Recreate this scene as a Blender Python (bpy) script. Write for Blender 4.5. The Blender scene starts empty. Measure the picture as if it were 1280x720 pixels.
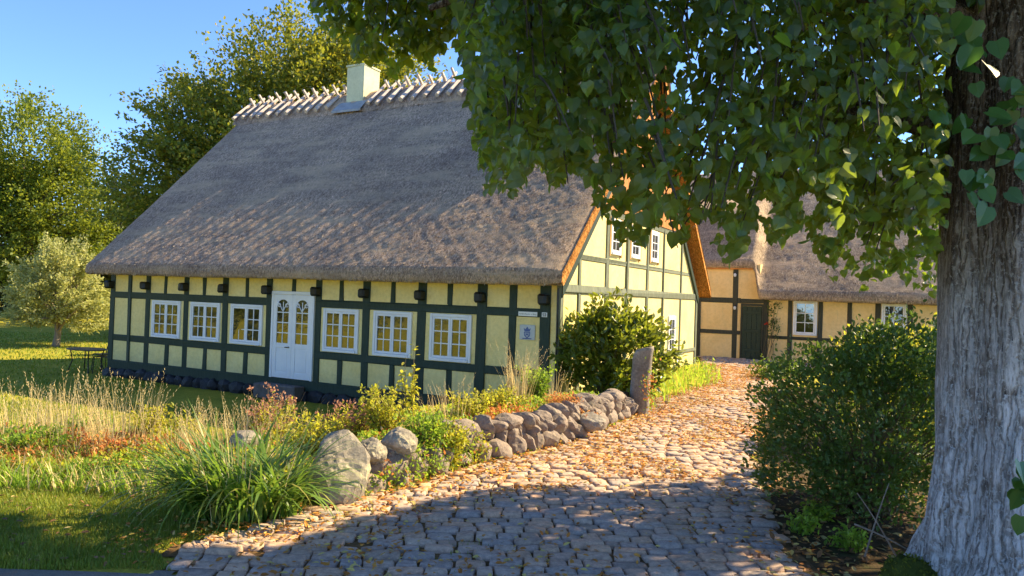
import bpy, bmesh, math, random
import numpy as np

rng = np.random.default_rng(7)
random.seed(7)
sc = bpy.context.scene
col = sc.collection
PI = math.pi

# ------------------------------------------------------------------ camera
FPX = 930.0
CAMH = 1.70
_r, _p = math.radians(1.95), math.radians(.77)
CF = np.array([0, math.cos(_p), math.sin(_p)])
_Rh = np.array([1., 0, 0]); _Uh = np.cross(_Rh, CF)
CR = math.cos(_r) * _Rh + math.sin(_r) * _Uh
CU = -math.sin(_r) * _Rh + math.cos(_r) * _Uh
CAM = np.array([0, 0, CAMH])
from mathutils import Matrix, Vector
cd = bpy.data.cameras.new('camera'); co = bpy.data.objects.new('camera', cd); col.objects.link(co)
co.matrix_world = Matrix(((CR[0], CU[0], -CF[0], 0), (CR[1], CU[1], -CF[1], 0), (CR[2], CU[2], -CF[2], CAMH), (0, 0, 0, 1)))
cd.sensor_width = 36; cd.lens = FPX / 1280 * 36; cd.clip_start = .05; cd.clip_end = 3000
sc.camera = co

def proj(P):
    P = np.atleast_2d(P) - CAM; z = P @ CF
    zz = np.where(np.abs(z) < 1e-3, 1e-3, z)
    return 640 + FPX * (P @ CR) / zz, 360 - FPX * (P @ CU) / zz, z
def ray(px, py): return CF + CR * (px - 640) / FPX - CU * (py - 360) / FPX
def at(px, py, Y):                       # point seen at photo pixel (px,py) at forward distance Y
    d = ray(px, py); return CAM + d * (Y / d[1])

EL = math.radians(38.8); hd = np.array([.932, .363]); TEL = math.tan(EL)   # sun: behind the house to the right
# ------------------------------------------------------------------ numeric helpers
def nrm(a): return a / (np.linalg.norm(a, axis=-1, keepdims=True) + 1e-9)
def sstep(a, b, x):
    t = np.clip((x - a) / (b - a), 0, 1); return t * t * (3 - 2 * t)
class FN:                                # cheap smooth noise: sum of random sines
    def __init__(s, seed, n=14):
        r = np.random.default_rng(seed); s.k = nrm(r.normal(size=(n, 3))) * r.uniform(.6, 1.5, (n, 1)); s.p = r.uniform(0, 6.28, n)
    def __call__(s, P, f=1.): return np.sin((np.asarray(P) * f) @ s.k.T * 3.1 + s.p).sum(-1) / math.sqrt(len(s.p))
fnA, fnB, fnC, fnD = FN(1), FN(2), FN(3), FN(4)

# ------------------------------------------------------------------ mesh builder
class MB:
    def __init__(s, T=None): s.v = []; s.f = []; s.n = 0; s.T = T
    def add(s, v, faces, mat=0, T=True):
        v = np.asarray(v, float).reshape(-1, 3)
        if s.T is not None and T: v = s.T(v)
        for f in (faces if isinstance(faces, (list, tuple)) else [faces]):
            f = np.atleast_2d(np.asarray(f, int))
            m = mat if np.ndim(mat) else np.full(len(f), mat)
            s.f.append((f + s.n, np.asarray(m)))
        s.v.append(v); s.n += len(v); return s
    def build(s, name, mats, parent=None, smooth=False, loc=None):
        me = bpy.data.meshes.new(name)
        V = np.concatenate(s.v) if s.v else np.zeros((0, 3))
        me.vertices.add(len(V)); me.vertices.foreach_set('co', V.astype(np.float32).ravel())
        li = np.concatenate([f.ravel() for f, m in s.f]); tot = np.concatenate([np.full(len(f), f.shape[1]) for f, m in s.f])
        mi = np.concatenate([m for f, m in s.f])
        me.loops.add(len(li)); me.loops.foreach_set('vertex_index', li.astype(np.int32))
        me.polygons.add(len(tot)); st = np.concatenate([[0], np.cumsum(tot)[:-1]])
        me.polygons.foreach_set('loop_start', st.astype(np.int32))
        me.polygons.foreach_set('material_index', mi.astype(np.int32))
        me.polygons.foreach_set('use_smooth', np.full(len(tot), bool(smooth)))
        for m in (mats if isinstance(mats, (list, tuple)) else [mats]): me.materials.append(m)
        me.update(calc_edges=True); me.validate()
        o = bpy.data.objects.new(name, me); col.objects.link(o)
        if parent: o.parent = parent
        if loc is not None: o.location = loc
        return o

def cbox(mb, x0, x1, y0, y1, z0, z1, c=.006, j=0., mat=0):
    c = min(c, .3 * min(abs(x1 - x0), abs(y1 - y0), abs(z1 - z0)))
    X, Y, Z = (x0, x1), (y0, y1), (z0, z1); V = []
    for i in (0, 1):
        for jj in (0, 1):
            for k in (0, 1):
                p = np.array([X[i], Y[jj], Z[k]]); q = p + c * np.array([1 - 2 * i, 1 - 2 * jj, 1 - 2 * k])
                e = rng.normal(0, j, 3) if j else 0
                V += [np.array([p[0], q[1], q[2]]) + e, np.array([q[0], p[1], q[2]]) + e, np.array([q[0], q[1], p[2]]) + e]
    I = lambda i, jj, k, a: (i * 4 + jj * 2 + k) * 3 + a
    Q = []; Tr = []
    for i in (0, 1):
        Q.append([I(i, 0, 0, 0), I(i, 1, 0, 0), I(i, 1, 1, 0), I(i, 0, 1, 0)])
        Q.append([I(0, i, 0, 1), I(1, i, 0, 1), I(1, i, 1, 1), I(0, i, 1, 1)])
        Q.append([I(0, 0, i, 2), I(1, 0, i, 2), I(1, 1, i, 2), I(0, 1, i, 2)])
        for k in (0, 1):
            Q.append([I(i, k, 0, 0), I(i, k, 1, 0), I(i, k, 1, 1), I(i, k, 0, 1)])
            Q.append([I(i, 0, k, 0), I(i, 1, k, 0), I(i, 1, k, 2), I(i, 0, k, 2)])
            Q.append([I(0, i, k, 1), I(1, i, k, 1), I(1, i, k, 2), I(0, i, k, 2)])
            for l in (0, 1): Tr.append([I(i, k, l, 0), I(i, k, l, 1), I(i, k, l, 2)])
    mb.add(V, [np.array(Q), np.array(Tr)], mat); return mb

def tube(mb, pts, rad, n=7, mat=0, cap=True):
    pts = np.asarray(pts, float); rad = np.broadcast_to(rad, len(pts))
    tg = nrm(np.gradient(pts, axis=0)); ref = np.array([0, 0, 1.]) if abs(tg[0][2]) < .8 else np.array([1., 0, 0])
    a = np.linspace(0, 2 * PI, n, endpoint=False); V = []
    for p, t, r in zip(pts, tg, rad):
        x = np.cross(t, ref); x /= np.linalg.norm(x) + 1e-9; y = np.cross(t, x)
        ref = np.cross(x, t) if True else ref
        V.append(p + r * (np.cos(a)[:, None] * x + np.sin(a)[:, None] * y))
    m = len(pts); i = np.arange(m - 1)[:, None] * n; k = np.arange(n)[None]; k2 = (k + 1) % n
    Q = np.stack([i + k, i + k2, i + n + k2, i + n + k], -1).reshape(-1, 4)
    fs = [Q]
    if cap: fs += [np.arange(n)[None, ::-1], (np.arange(n) + (m - 1) * n)[None]]
    mb.add(np.concatenate(V), fs, mat); return mb

def grid_faces(nu, nv):
    i = np.arange(nu - 1)[:, None]; j = np.arange(nv - 1)[None]
    return np.stack([i * nv + j, (i + 1) * nv + j, (i + 1) * nv + j + 1, i * nv + j + 1], -1).reshape(-1, 4)

def _ico(n):
    bm = bmesh.new(); bmesh.ops.create_icosphere(bm, subdivisions=n, radius=1)
    v = np.array([x.co[:] for x in bm.verts]); f = np.array([[q.index for q in x.verts] for x in bm.faces]); bm.free(); return v, f
ICO = {n: _ico(n) for n in (2, 3, 4)}
def rock(mb, c, size, seed, sub=3, rz=0, flat=9, rough=.02, sharp=14., mat=0, tilt=0):
    v, f = ICO[sub]; r = np.random.default_rng(seed)
    N = nrm(r.normal(size=(flat, 3))); D = r.uniform(.56, 1.0, flat)
    dd = np.maximum(v @ N.T, .02) / D; rr = 1 / ((dd ** sharp).sum(1) + .93 ** sharp) ** (1 / sharp)
    rr = np.minimum(rr, 1.05) * (1 + rough * FN(seed + 5)(v, 1.6) + rough * .5 * FN(seed + 6)(v, 5) + (rough * .22 * FN(seed + 7)(v, 13) if sub > 3 else 0))
    p = v * rr[:, None] * np.asarray(size)
    ct, st_ = math.cos(tilt), math.sin(tilt); p = p @ np.array([[ct, 0, st_], [0, 1, 0], [-st_, 0, ct]])
    cz, s_ = math.cos(rz), math.sin(rz); p = p @ np.array([[cz, s_, 0], [-s_, cz, 0], [0, 0, 1]])
    mb.add(p + np.asarray(c), f, mat); return mb

# leaf templates: (side, along, normal)
HEART = (np.array([[0, 0, 0], [.30, -.10, .05], [.50, .14, .07], [.47, .45, .05], [.27, .78, .0], [0, 1.06, -.10], [-.27, .78, .0], [-.47, .45, .05], [-.50, .14, .07], [-.30, -.10, .05], [0, .42, -.03]]),
         [np.array([[0, 1, 2, 10], [10, 2, 3, 4], [0, 10, 8, 9], [10, 6, 7, 8]]), np.array([[10, 4, 5], [10, 5, 6]])])
OVAL = (np.array([[0, 0, 0], [.24, .3, .05], [.22, .66, .04], [0, 1, -.08], [-.22, .66, .04], [-.24, .3, .05], [0, .5, -.03]]),
        [np.array([[0, 1, 2, 6], [6, 2, 3, 4], [0, 6, 4, 5]])])
DIAM = (np.array([[0, 0, 0], [.34, .45, .06], [0, 1, 0], [-.34, .45, .06]]), [np.array([[0, 1, 2], [0, 2, 3]])])
SLIM = (np.array([[0, 0, 0], [.11, .4, .02], [0, 1, -.1], [-.11, .4, .02]]), [np.array([[0, 1, 2], [0, 2, 3]])])
def vary(t, fx, curl, fold, bend):
    v = t[0].copy(); v[:, 0] *= fx; v[:, 2] = v[:, 2] * fold + curl * (v[:, 1] - .3) ** 2 + bend * v[:, 0] * v[:, 1]; v[:, 0] += bend * .35 * (v[:, 1] - .2) ** 2; return v, t[1]
HEARTS = [vary(HEART, 1., -.12, 1., .12), vary(HEART, .92, .25, 1.6, -.25), vary(HEART, 1.08, -.35, .6, .3), vary(HEART, .80, -.5, 2.6, -.12), vary(HEART, 1.02, .1, -.8, -.35)]
def leaves(mb, P, Yd, Nd, size, tpl, mat=0):
    P = np.asarray(P, float); n = len(P)
    if n == 0: return mb
    Y = nrm(np.broadcast_to(Yd, (n, 3))); X = nrm(np.cross(Y, np.broadcast_to(Nd, (n, 3)) + 1e-4)); Z = np.cross(X, Y)
    tv, tf = tpl; k = len(tv); size = np.broadcast_to(size, n)[:, None, None]
    V = P[:, None] + size * (tv[None, :, 0:1] * X[:, None] + tv[None, :, 1:2] * Y[:, None] + tv[None, :, 2:3] * Z[:, None])
    off = np.arange(n)[:, None, None] * k
    fs = []; ms = []
    base = mb.n; mb.v.append(V.reshape(-1, 3)); mb.n += n * k
    for t in tf:
        F = (t[None] + off).reshape(-1, t.shape[1]) + base
        m = np.repeat(np.broadcast_to(mat, n), len(t))
        mb.f.append((F, m))
    return mb
def rdir(n, r=None): return nrm((r or rng).normal(size=(n, 3)))
def blades(mb, P, az, h, lean, w, seg=4, droop=1.0, mat=0):
    P = np.asarray(P, float); n = len(P); h = np.broadcast_to(h, n); lean = np.broadcast_to(lean, n); w = np.broadcast_to(w, n); dr = np.broadcast_to(droop, n)
    t = np.linspace(0, 1, seg + 1)
    d = np.stack([np.cos(az), np.sin(az), 0 * az], -1); sd = np.stack([-np.sin(az), np.cos(az), 0 * az], -1)
    ang = lean[:, None] * .35 + dr[:, None] * lean[:, None] * t[None] * 1.2
    ds = h[:, None] / seg
    hx = np.cumsum(np.sin(ang) * ds, 1) - np.sin(ang) * ds; hz = np.cumsum(np.cos(ang) * ds, 1) - np.cos(ang) * ds
    C = P[:, None] + hx[..., None] * d[:, None] + hz[..., None] * np.array([0, 0, 1.])
    ww = (w[:, None] * np.clip(1.05 - t[None] ** 2.2, .05, 1))[..., None] * .5 * sd[:, None]
    V = np.stack([C - ww, C + ww], 2)
    k = (seg + 1) * 2; q = np.array([[2 * i, 2 * i + 1, 2 * i + 3, 2 * i + 2] for i in range(seg)])
    F = (q[None] + (np.arange(n) * k)[:, None, None]).reshape(-1, 4)
    mb.add(V.reshape(-1, 3), F, np.repeat(np.broadcast_to(mat, n), seg)); return C

def tag(o, label=None, cat=None, group=None, kind=None):
    if label: o['label'] = label
    if cat: o['category'] = cat
    if group: o['group'] = group
    if kind: o['kind'] = kind
    return o
def empty(name, loc=(0, 0, 0), rz=0, label=None, cat=None, group=None):
    o = bpy.data.objects.new(name, None); col.objects.link(o); o.empty_display_size = .2
    o.location = loc; o.rotation_euler = (0, 0, rz); return tag(o, label, cat, group)

# ------------------------------------------------------------------ materials
def newmat(name):
    m = bpy.data.materials.new(name); m.use_nodes = True; nt = m.node_tree
    return m, nt, nt.nodes['Principled BSDF'], nt.nodes['Material Output']
def nd(nt, t, **kw):
    n = nt.nodes.new(t)
    for k, v in kw.items():
        if k in n.inputs: n.inputs[k].default_value = v
        else: setattr(n, k, v)
    return n
def lk(nt, a, b): nt.links.new(a, b)
def noise(nt, scale, detail=4, rough=.6, vec=None, dist=0.):
    n = nd(nt, 'ShaderNodeTexNoise'); n.inputs['Scale'].default_value = scale; n.inputs['Detail'].default_value = detail
    n.inputs['Roughness'].default_value = rough; n.inputs['Distortion'].default_value = dist
    if vec is not None: lk(nt, vec, n.inputs['Vector'])
    return n.outputs['Fac']
def ocoord(nt, scale=None):
    t = nd(nt, 'ShaderNodeTexCoord').outputs['Object']
    if scale is None: return t
    mp = nd(nt, 'ShaderNodeMapping'); mp.inputs['Scale'].default_value = scale; lk(nt, t, mp.inputs['Vector']); return mp.outputs[0]
def ramp(nt, fac, stops):
    r = nd(nt, 'ShaderNodeValToRGB'); e = r.color_ramp.elements
    while len(e) < len(stops): e.new(.5)
    for x, (p, c) in zip(e, stops): x.position = p; x.color = (*c, 1)
    lk(nt, fac, r.inputs[0]); return r.outputs[0]
def mixc(nt, fac, a, b, mode='MIX'):
    m = nd(nt, 'ShaderNodeMix', data_type='RGBA', blend_type=mode)
    for s, x in ((m.inputs[0], fac), (m.inputs[6], a), (m.inputs[7], b)):
        if hasattr(x, 'is_linked') or hasattr(x, 'links'): lk(nt, x, s)
        elif isinstance(x, (tuple, list)): s.default_value = (*x, 1)
        else: s.default_value = x
    return m.outputs[2]
def bump(nt, p, h, strength=.5, dist=.02):
    b = nd(nt, 'ShaderNodeBump'); b.inputs['Strength'].default_value = strength; b.inputs['Distance'].default_value = dist
    lk(nt, h, b.inputs['Height']); lk(nt, b.outputs[0], p.inputs['Normal'])
def rpi(nt): return nd(nt, 'ShaderNodeNewGeometry').outputs['Random Per Island']

def m_noise(name, c1, c2, scale=6., rough=.8, bs=.3, bd=.01, bscale=60., spec=.3, sc3=None, isl=False, amt=.5):
    m, nt, p, o = newmat(name); v = ocoord(nt, sc3)
    f = noise(nt, scale, 6, .65, v)
    c = ramp(nt, f, [(.3, c1), (.7, c2)])
    if isl:
        d = tuple(x * (1 - amt) for x in (1, 1, 1)); c = mixc(nt, 1., c, ramp(nt, rpi(nt), [(0, d), (1, tuple(1 + amt * .6 for _ in range(3)))]), 'MULTIPLY')
    lk(nt, c, p.inputs['Base Color']); p.inputs['Roughness'].default_value = rough; p.inputs['Specular IOR Level'].default_value = spec
    bump(nt, p, noise(nt, bscale, 5, .7, v), bs, bd); return m
def m_leaf(name, c1, c2, tr, tf=.35, rough=.45, spec=.4, c3=None, p3=.9):
    m, nt, p, o = newmat(name); r = rpi(nt)
    st = [(0, c1), (.75, c2)]
    if c3: st = [(0, c1), (p3 - .12, c2), (p3, c3)]
    c = ramp(nt, r, st)
    vn = noise(nt, 1.1, 3, .5, ocoord(nt)); c = mixc(nt, 1., c, ramp(nt, vn, [(.3, (.7, .75, .7)), (.7, (1.2, 1.2, 1.05))]), 'MULTIPLY')
    lk(nt, c, p.inputs['Base Color']); p.inputs['Roughness'].default_value = rough; p.inputs['Specular IOR Level'].default_value = spec
    t = nd(nt, 'ShaderNodeBsdfTranslucent'); t.inputs[0].default_value = (*tr, 1)
    tc = mixc(nt, .5, tr, c); tc = mixc(nt, 1., tc, (1.6, 1.6, 1.6), 'MULTIPLY'); lk(nt, tc, t.inputs[0])
    mx = nd(nt, 'ShaderNodeMixShader'); mx.inputs[0].default_value = tf
    lk(nt, p.outputs[0], mx.inputs[1]); lk(nt, t.outputs[0], mx.inputs[2]); lk(nt, mx.outputs[0], o.inputs[0]); return m

M = {}
def m_plaster(name, c, c2):
    m, nt, p, o = newmat(name); v = ocoord(nt)
    f = noise(nt, 1.3, 6, .65, v); cc = ramp(nt, f, [(.3, c2), (.62, c)])
    f2 = noise(nt, 14, 4, .7, v); cc = mixc(nt, 1., cc, ramp(nt, f2, [(.25, (.86, .86, .84)), (.6, (1.03, 1.03, 1.03))]), 'MULTIPLY')
    sz = nd(nt, 'ShaderNodeSeparateXYZ'); lk(nt, v, sz.inputs[0]); dn_ = noise(nt, 5, 6, .75, v); am = nd(nt, 'ShaderNodeMath', operation='MULTIPLY_ADD'); lk(nt, dn_, am.inputs[0]); am.inputs[1].default_value = .9; lk(nt, sz.outputs[2], am.inputs[2])
    cc = mixc(nt, ramp(nt, am.outputs[0], [(.12, (.42, .42, .42)), (.55, (0, 0, 0))]), cc, (.40, .38, .26))
    vs_ = ocoord(nt, (3, 3, .35)); cc = mixc(nt, ramp(nt, noise(nt, 3, 6, .75, vs_), [(.56, (0, 0, 0)), (.75, (.35, .35, .35))]), cc, (.50, .46, .30))
    lk(nt, cc, p.inputs['Base Color']); p.inputs['Roughness'].default_value = .9; p.inputs['Specular IOR Level'].default_value = .15
    bump(nt, p, noise(nt, 28, 6, .75, v), .45, .012); return m
M['plaster'] = m_plaster('yellow_limewash', (.89, .745, .34), (.83, .66, .26))
M['plaster_wing'] = m_plaster('ochre_limewash', (.88, .67, .34), (.82, .59, .26))
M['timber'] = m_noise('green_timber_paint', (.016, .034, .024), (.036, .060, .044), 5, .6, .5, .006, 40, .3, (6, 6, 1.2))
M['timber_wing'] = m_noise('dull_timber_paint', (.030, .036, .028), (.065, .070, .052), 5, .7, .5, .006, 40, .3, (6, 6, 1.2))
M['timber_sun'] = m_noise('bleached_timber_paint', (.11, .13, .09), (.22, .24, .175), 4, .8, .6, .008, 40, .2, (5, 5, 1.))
M['beam_black'] = m_noise('tarred_beam', (.006, .008, .008), (.014, .017, .016), 8, .45, .3, .004, 40, .4)
M['plinth'] = m_noise('tarred_stone', (.010, .011, .014), (.028, .029, .034), 6, .6, .7, .03, 18, .4)
M['white'] = m_noise('white_paint', (.74, .77, .82), (.84, .86, .88), 3, .4, .1, .002, 60, .4)
M['tanwood'] = m_noise('tan_wood', (.45, .24, .07), (.62, .36, .12), 6, .6, .3, .004, 40, .3, (8, 8, 1))
M['orangeboard'] = m_noise('orange_boards', (.40, .16, .05), (.60, .27, .08), 5, .75, .5, .01, 30, .2, (1, 9, .8))
M['concrete'] = m_noise('step_stone', (.10, .085, .08), (.20, .17, .16), 8, .85, .5, .01, 40)
M['chimney'] = m_plaster('chimney_limewash', (.62, .62, .42), (.50, .51, .34))
M['lead'] = m_noise('lead', (.20, .21, .22), (.36, .37, .38), 5, .5, .2, .005, 30, .5)
M['metal_dark'] = m_noise('black_metal', (.01, .01, .01), (.025, .025, .025), 5, .45, .1, .002, 60, .5)
M['signwhite'] = m_noise('sign_enamel', (.72, .76, .76), (.82, .84, .84), 4, .35, .02, .001, 60, .5)
M['ink'] = m_noise('sign_ink', (.03, .04, .06), (.05, .06, .08), 4, .5, .02, .001, 60, .4)
M['tile'] = m_noise('plaque_tile', (.42, .46, .48), (.58, .62, .62), 6, .5, .1, .002, 60, .4)
M['blue'] = m_noise('plaque_blue', (.05, .09, .26), (.09, .15, .38), 6, .5, .1, .002, 60, .4)
M['red'] = m_leaf('red_petal', (.5, .02, .01), (.6, .04, .02), (.6, .03, .01), .3)

def m_glass():
    m, nt, p, o = newmat('window_glass'); v = ocoord(nt)
    lk(nt, ramp(nt, noise(nt, 2.2, 3, .5, v), [(.4, (.006, .007, .007)), (.62, (.03, .028, .02))]), p.inputs['Base Color'])
    p.inputs['Roughness'].default_value = .03; p.inputs['Specular IOR Level'].default_value = 1.0; p.inputs['IOR'].default_value = 1.65
    p.inputs['Coat Weight'].default_value = .6; p.inputs['Coat Roughness'].default_value = .02
    bump(nt, p, noise(nt, 3.4, 3, .5, v), .22, .03); return m
M['glass'] = m_glass()

def m_thatch(name, a, b, c, streak=True, edge=False):
    m, nt, p, o = newmat(name); v = ocoord(nt, (1, 1, 1)); vs = ocoord(nt, (1.7, .75, .75))
    f = noise(nt, 11, 5, .85, vs); cc = ramp(nt, f, [(.36, a), (.50, b), (.64, c)])
    f3 = noise(nt, 30, 4, .85, vs); cc = mixc(nt, 1., cc, ramp(nt, f3, [(.36, (.42, .42, .43)), (.62, (1.5, 1.5, 1.48))]), 'MULTIPLY')
    if streak:
        vz = ocoord(nt, (.32, .5, 2.4)); g = noise(nt, 1.5, 6, .7, vz, .5)
        cc = mixc(nt, ramp(nt, g, [(.47, (0, 0, 0)), (.62, (.75, .75, .75))]), cc, (.74, .56, .38))
        g2 = noise(nt, .7, 5, .6, v); cc = mixc(nt, 1., cc, ramp(nt, g2, [(.32, (.72, .72, .76)), (.62, (1.12, 1.1, 1.06))]), 'MULTIPLY')
    lk(nt, cc, p.inputs['Base Color']); p.inputs['Roughness'].default_value = .95; p.inputs['Specular IOR Level'].default_value = .1
    h = nd(nt, 'ShaderNodeMath', operation='ADD'); lk(nt, f, h.inputs[0]); lk(nt, f3, h.inputs[1])
    bump(nt, p, h.outputs[0], 1., .06); return m
M['thatch'] = m_thatch('weathered_thatch', (.27, .185, .135), (.54, .40, .30), (.78, .60, .46))
M['thatch_wing'] = m_thatch('wing_thatch', (.22, .16, .11), (.44, .335, .24), (.68, .54, .39))
M['verge'] = m_thatch('cut_straw_and_lit_soffit', (.34, .13, .035), (.62, .27, .07), (.78, .42, .14), False)
M['pole'] = m_noise('split_oak_pole', (.42, .35, .30), (.72, .62, .54), 7, .8, .6, .01, 50, .2, (3, 3, 3), True, .35)

def m_stone(name, cols, isl=True, lich=(.50, .48, .38)):
    m, nt, p, o = newmat(name); v = ocoord(nt)
    c = ramp(nt, rpi(nt), [(i / (len(cols) - 1), q) for i, q in enumerate(cols)]) if isl else ramp(nt, noise(nt, 2, 3, .5, v), [(.3 + .4 * i / (len(cols) - 1), q) for i, q in enumerate(cols)])
    c = mixc(nt, 1., c, ramp(nt, noise(nt, 24, 6, .8, v), [(.3, (.55, .55, .56)), (.65, (1.3, 1.28, 1.22))]), 'MULTIPLY')
    c = mixc(nt, ramp(nt, noise(nt, 5, 6, .75, v), [(.55, (0, 0, 0)), (.66, (.7, .7, .7))]), c, lich)
    lk(nt, c, p.inputs['Base Color']); p.inputs['Roughness'].default_value = .9; p.inputs['Specular IOR Level'].default_value = .25
    bump(nt, p, noise(nt, 30, 6, .75, v), .6, .02); return m
M['wallstone'] = m_stone('field_stone', [(.46, .32, .23), (.28, .25, .22), (.58, .45, .32), (.36, .26, .19), (.60, .53, .43), (.22, .19, .17), (.50, .35, .27)], True, (.36, .32, .22))
M['boulder'] = m_stone('lichen_boulder', [(.17, .155, .14), (.38, .34, .27)], False, (.56, .50, .30))
M['gatestone'] = m_stone('gate_granite', [(.19, .165, .145), (.32, .285, .245)], False, (.45, .41, .33))
M['cobble'] = m_stone('cobble_granite', [(.34, .265, .22), (.54, .37, .26), (.40, .335, .305), (.62, .40, .27), (.34, .30, .29), (.56, .42, .32)], True, (.58, .42, .30))

def m_ground(name, stops, scale=3., sc2=40., bd=.02, bs=.6):
    m, nt, p, o = newmat(name); v = ocoord(nt)
    c = ramp(nt, noise(nt, scale, 8, .7, v), stops)
    c = mixc(nt, 1., c, ramp(nt, noise(nt, sc2, 5, .8, v), [(.3, (.55, .6, .55)), (.65, (1.3, 1.25, 1.15))]), 'MULTIPLY')
    lk(nt, c, p.inputs['Base Color']); p.inputs['Roughness'].default_value = .95; p.inputs['Specular IOR Level'].default_value = .1
    bump(nt, p, noise(nt, sc2 * 1.5, 5, .8, v), bs, bd); return m
M['lawn'] = m_ground('lawn_turf', [(.25, (.16, .20, .026)), (.5, (.31, .29, .035)), (.75, (.46, .37, .055))], .8, 30)
M['joint'] = m_ground('sand_joint', [(.3, (.11, .075, .04)), (.7, (.26, .155, .075))], 5, 60)
M['soil'] = m_ground('litter_soil', [(.3, (.045, .034, .022)), (.5, (.085, .06, .035)), (.7, (.06, .075, .03))], 4, 50)
M['asphalt'] = m_ground('asphalt', [(.3, (.16, .145, .13)), (.7, (.25, .225, .20))], 3, 120, .008)

M['linden'] = m_leaf('linden_leaf', (.011, .037, .019), (.034, .082, .026), (.60, .76, .02), .37, .36, .5)
M['sprout'] = m_leaf('sprout_leaf', (.030, .09, .022), (.05, .13, .03), (.16, .34, .03), .30, .4, .5)
M['beech'] = m_leaf('beech_leaf', (.045, .085, .016), (.14, .16, .022), (.42, .42, .03), .34, .5, .3, (.30, .23, .02), .9)
M['ash'] = m_leaf('ash_leaf', (.045, .09, .018), (.14, .18, .026), (.42, .45, .03), .34, .5, .3)
M['darktree'] = m_leaf('dark_tree_leaf', (.018, .032, .014), (.05, .07, .025), (.12, .16, .02), .25, .5, .3)
M['apple'] = m_leaf('apple_leaf', (.22, .25, .08), (.50, .50, .22), (.52, .50, .13), .30, .5, .35, (.42, .40, .22), .92)
M['laurel'] = m_leaf('laurel_leaf', (.038, .075, .014), (.11, .155, .022), (.48, .52, .03), .30, .35, .5)
M['bushleaf'] = m_leaf('bush_leaf', (.032, .075, .020), (.085, .150, .034), (.24, .34, .02), .32, .45, .4)
M['lily'] = m_leaf('lily_blade', (.045, .11, .02), (.13, .22, .04), (.32, .48, .04), .34, .4, .4, (.26, .25, .06), .9)
M['yg'] = m_leaf('yellow_green_leaf', (.17, .22, .022), (.42, .40, .04), (.70, .64, .05), .40, .55, .3, (.42, .36, .05), .88)
M['green'] = m_leaf('fresh_green_leaf', (.09, .18, .025), (.22, .33, .04), (.48, .62, .05), .40, .5, .3)
M['straw'] = m_leaf('dry_straw', (.48, .35, .16), (.72, .58, .34), (.75, .56, .28), .25, .7, .2)
M['rust'] = m_leaf('rusty_leaf', (.36, .11, .04), (.60, .25, .09), (.75, .30, .08), .3, .6, .2, (.48, .33, .12), .85)
M['pinkseed'] = m_leaf('pinkish_seed_head', (.30, .13, .10), (.48, .27, .20), (.5, .25, .15), .3, .7, .2)
M['grass'] = m_leaf('grass_blade', (.09, .15, .022), (.22, .26, .035), (.36, .42, .03), .3, .5, .3, (.30, .26, .07), .9)
M['litter'] = m_leaf('fallen_leaf', (.36, .13, .03), (.60, .28, .06), (.5, .22, .04), .15, .7, .2, (.62, .48, .16), .8)
M['brownlitter'] = m_leaf('brown_fallen_leaf', (.12, .06, .03), (.30, .16, .08), (.3, .15, .06), .15, .7, .2, (.42, .34, .16), .85)
M['mossleaf'] = m_leaf('moss_leaf', (.06, .075, .014), (.17, .19, .03), (.3, .34, .03), .3, .8, .1)
M['stem'] = m_noise('plant_stem', (.09, .07, .035), (.18, .14, .07), 9, .8, .3, .004, 60)
M['bark'] = m_noise('grey_bark', (.055, .045, .035), (.13, .11, .085), 6, .9, .8, .02, 24, .1, (3, 3, 1))
M['applebark'] = m_noise('apple_bark', (.20, .16, .12), (.38, .31, .24), 6, .9, .6, .02, 24, .1, (3, 3, 1))

# ------------------------------------------------------------------ terrain
WP = np.array([(5.9, 23), (4.45, 16.3), (2.6, 13.0), (1.98, 11.35), (.72, 8.85), (-.27, 7.62), (-.86, 6.6), (-1.42, 6.12), (-2.6, 6.35), (-4.3, 6.5), (-8, 6.7), (-60, 8.5)])
def wall_d(x, y):
    P = np.stack([x, y], -1); best = np.full(x.shape, 1e9); sg = np.ones(x.shape)
    for a, b in zip(WP[:-1], WP[1:]):
        e = b - a; L2 = e @ e; w = P - a; t = np.clip((w @ e) / L2, 0, 1)
        q = w - t[..., None] * e; dd = np.hypot(q[..., 0], q[..., 1]); cr = e[0] * w[..., 1] - e[1] * w[..., 0]
        m = dd < best - 1e-9; best = np.where(m, dd, best); sg = np.where(m, np.where(cr < 0, 1., -1.), sg)
    return best * sg
ANG = math.radians(-28.2)
U2 = np.array([math.cos(ANG), math.sin(ANG)]); V2 = np.array([-math.sin(ANG), math.cos(ANG)])
HC = np.array([.705, 13.1]); HL = 12.2
def st(x, y): P = np.stack([x, y], -1) - HC; return P @ U2 + HL, P @ V2
def W(s, t, z=0.): q = HC + (s - HL) * U2 + t * V2; return np.array([q[0], q[1], z])
def height(x, y):
    x = np.asarray(x, float); y = np.asarray(y, float); d = wall_d(x, y); s, t = st(x, y)
    wv = sstep(12.0, 13.6, s)
    base = -.62 * (1 - wv) + .02 * wv
    base = base + .35 * sstep(25, 70, y) * (1 - wv)
    mound = np.where(x < -1.7, .05, .05 + .27 * sstep(-1.7, -1.2, x)) * (1 - sstep(10.2, 12, y))
    up = sstep(-.02, .38, d); dn = sstep(.9, 3.6, d)
    h = np.where(d > 0, up * (mound * (1 - dn) + base * dn), 0)
    nz = .012 * fnA(np.stack([x, y, 0 * x], -1), .5) + .05 * fnB(np.stack([x, y, 0 * x], -1), .06) * sstep(14, 40, np.hypot(x, y))
    return h + nz * np.where(d > .5, 1., .45)
def hz(x, y): return float(height(np.array([x]), np.array([y]))[0])
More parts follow.
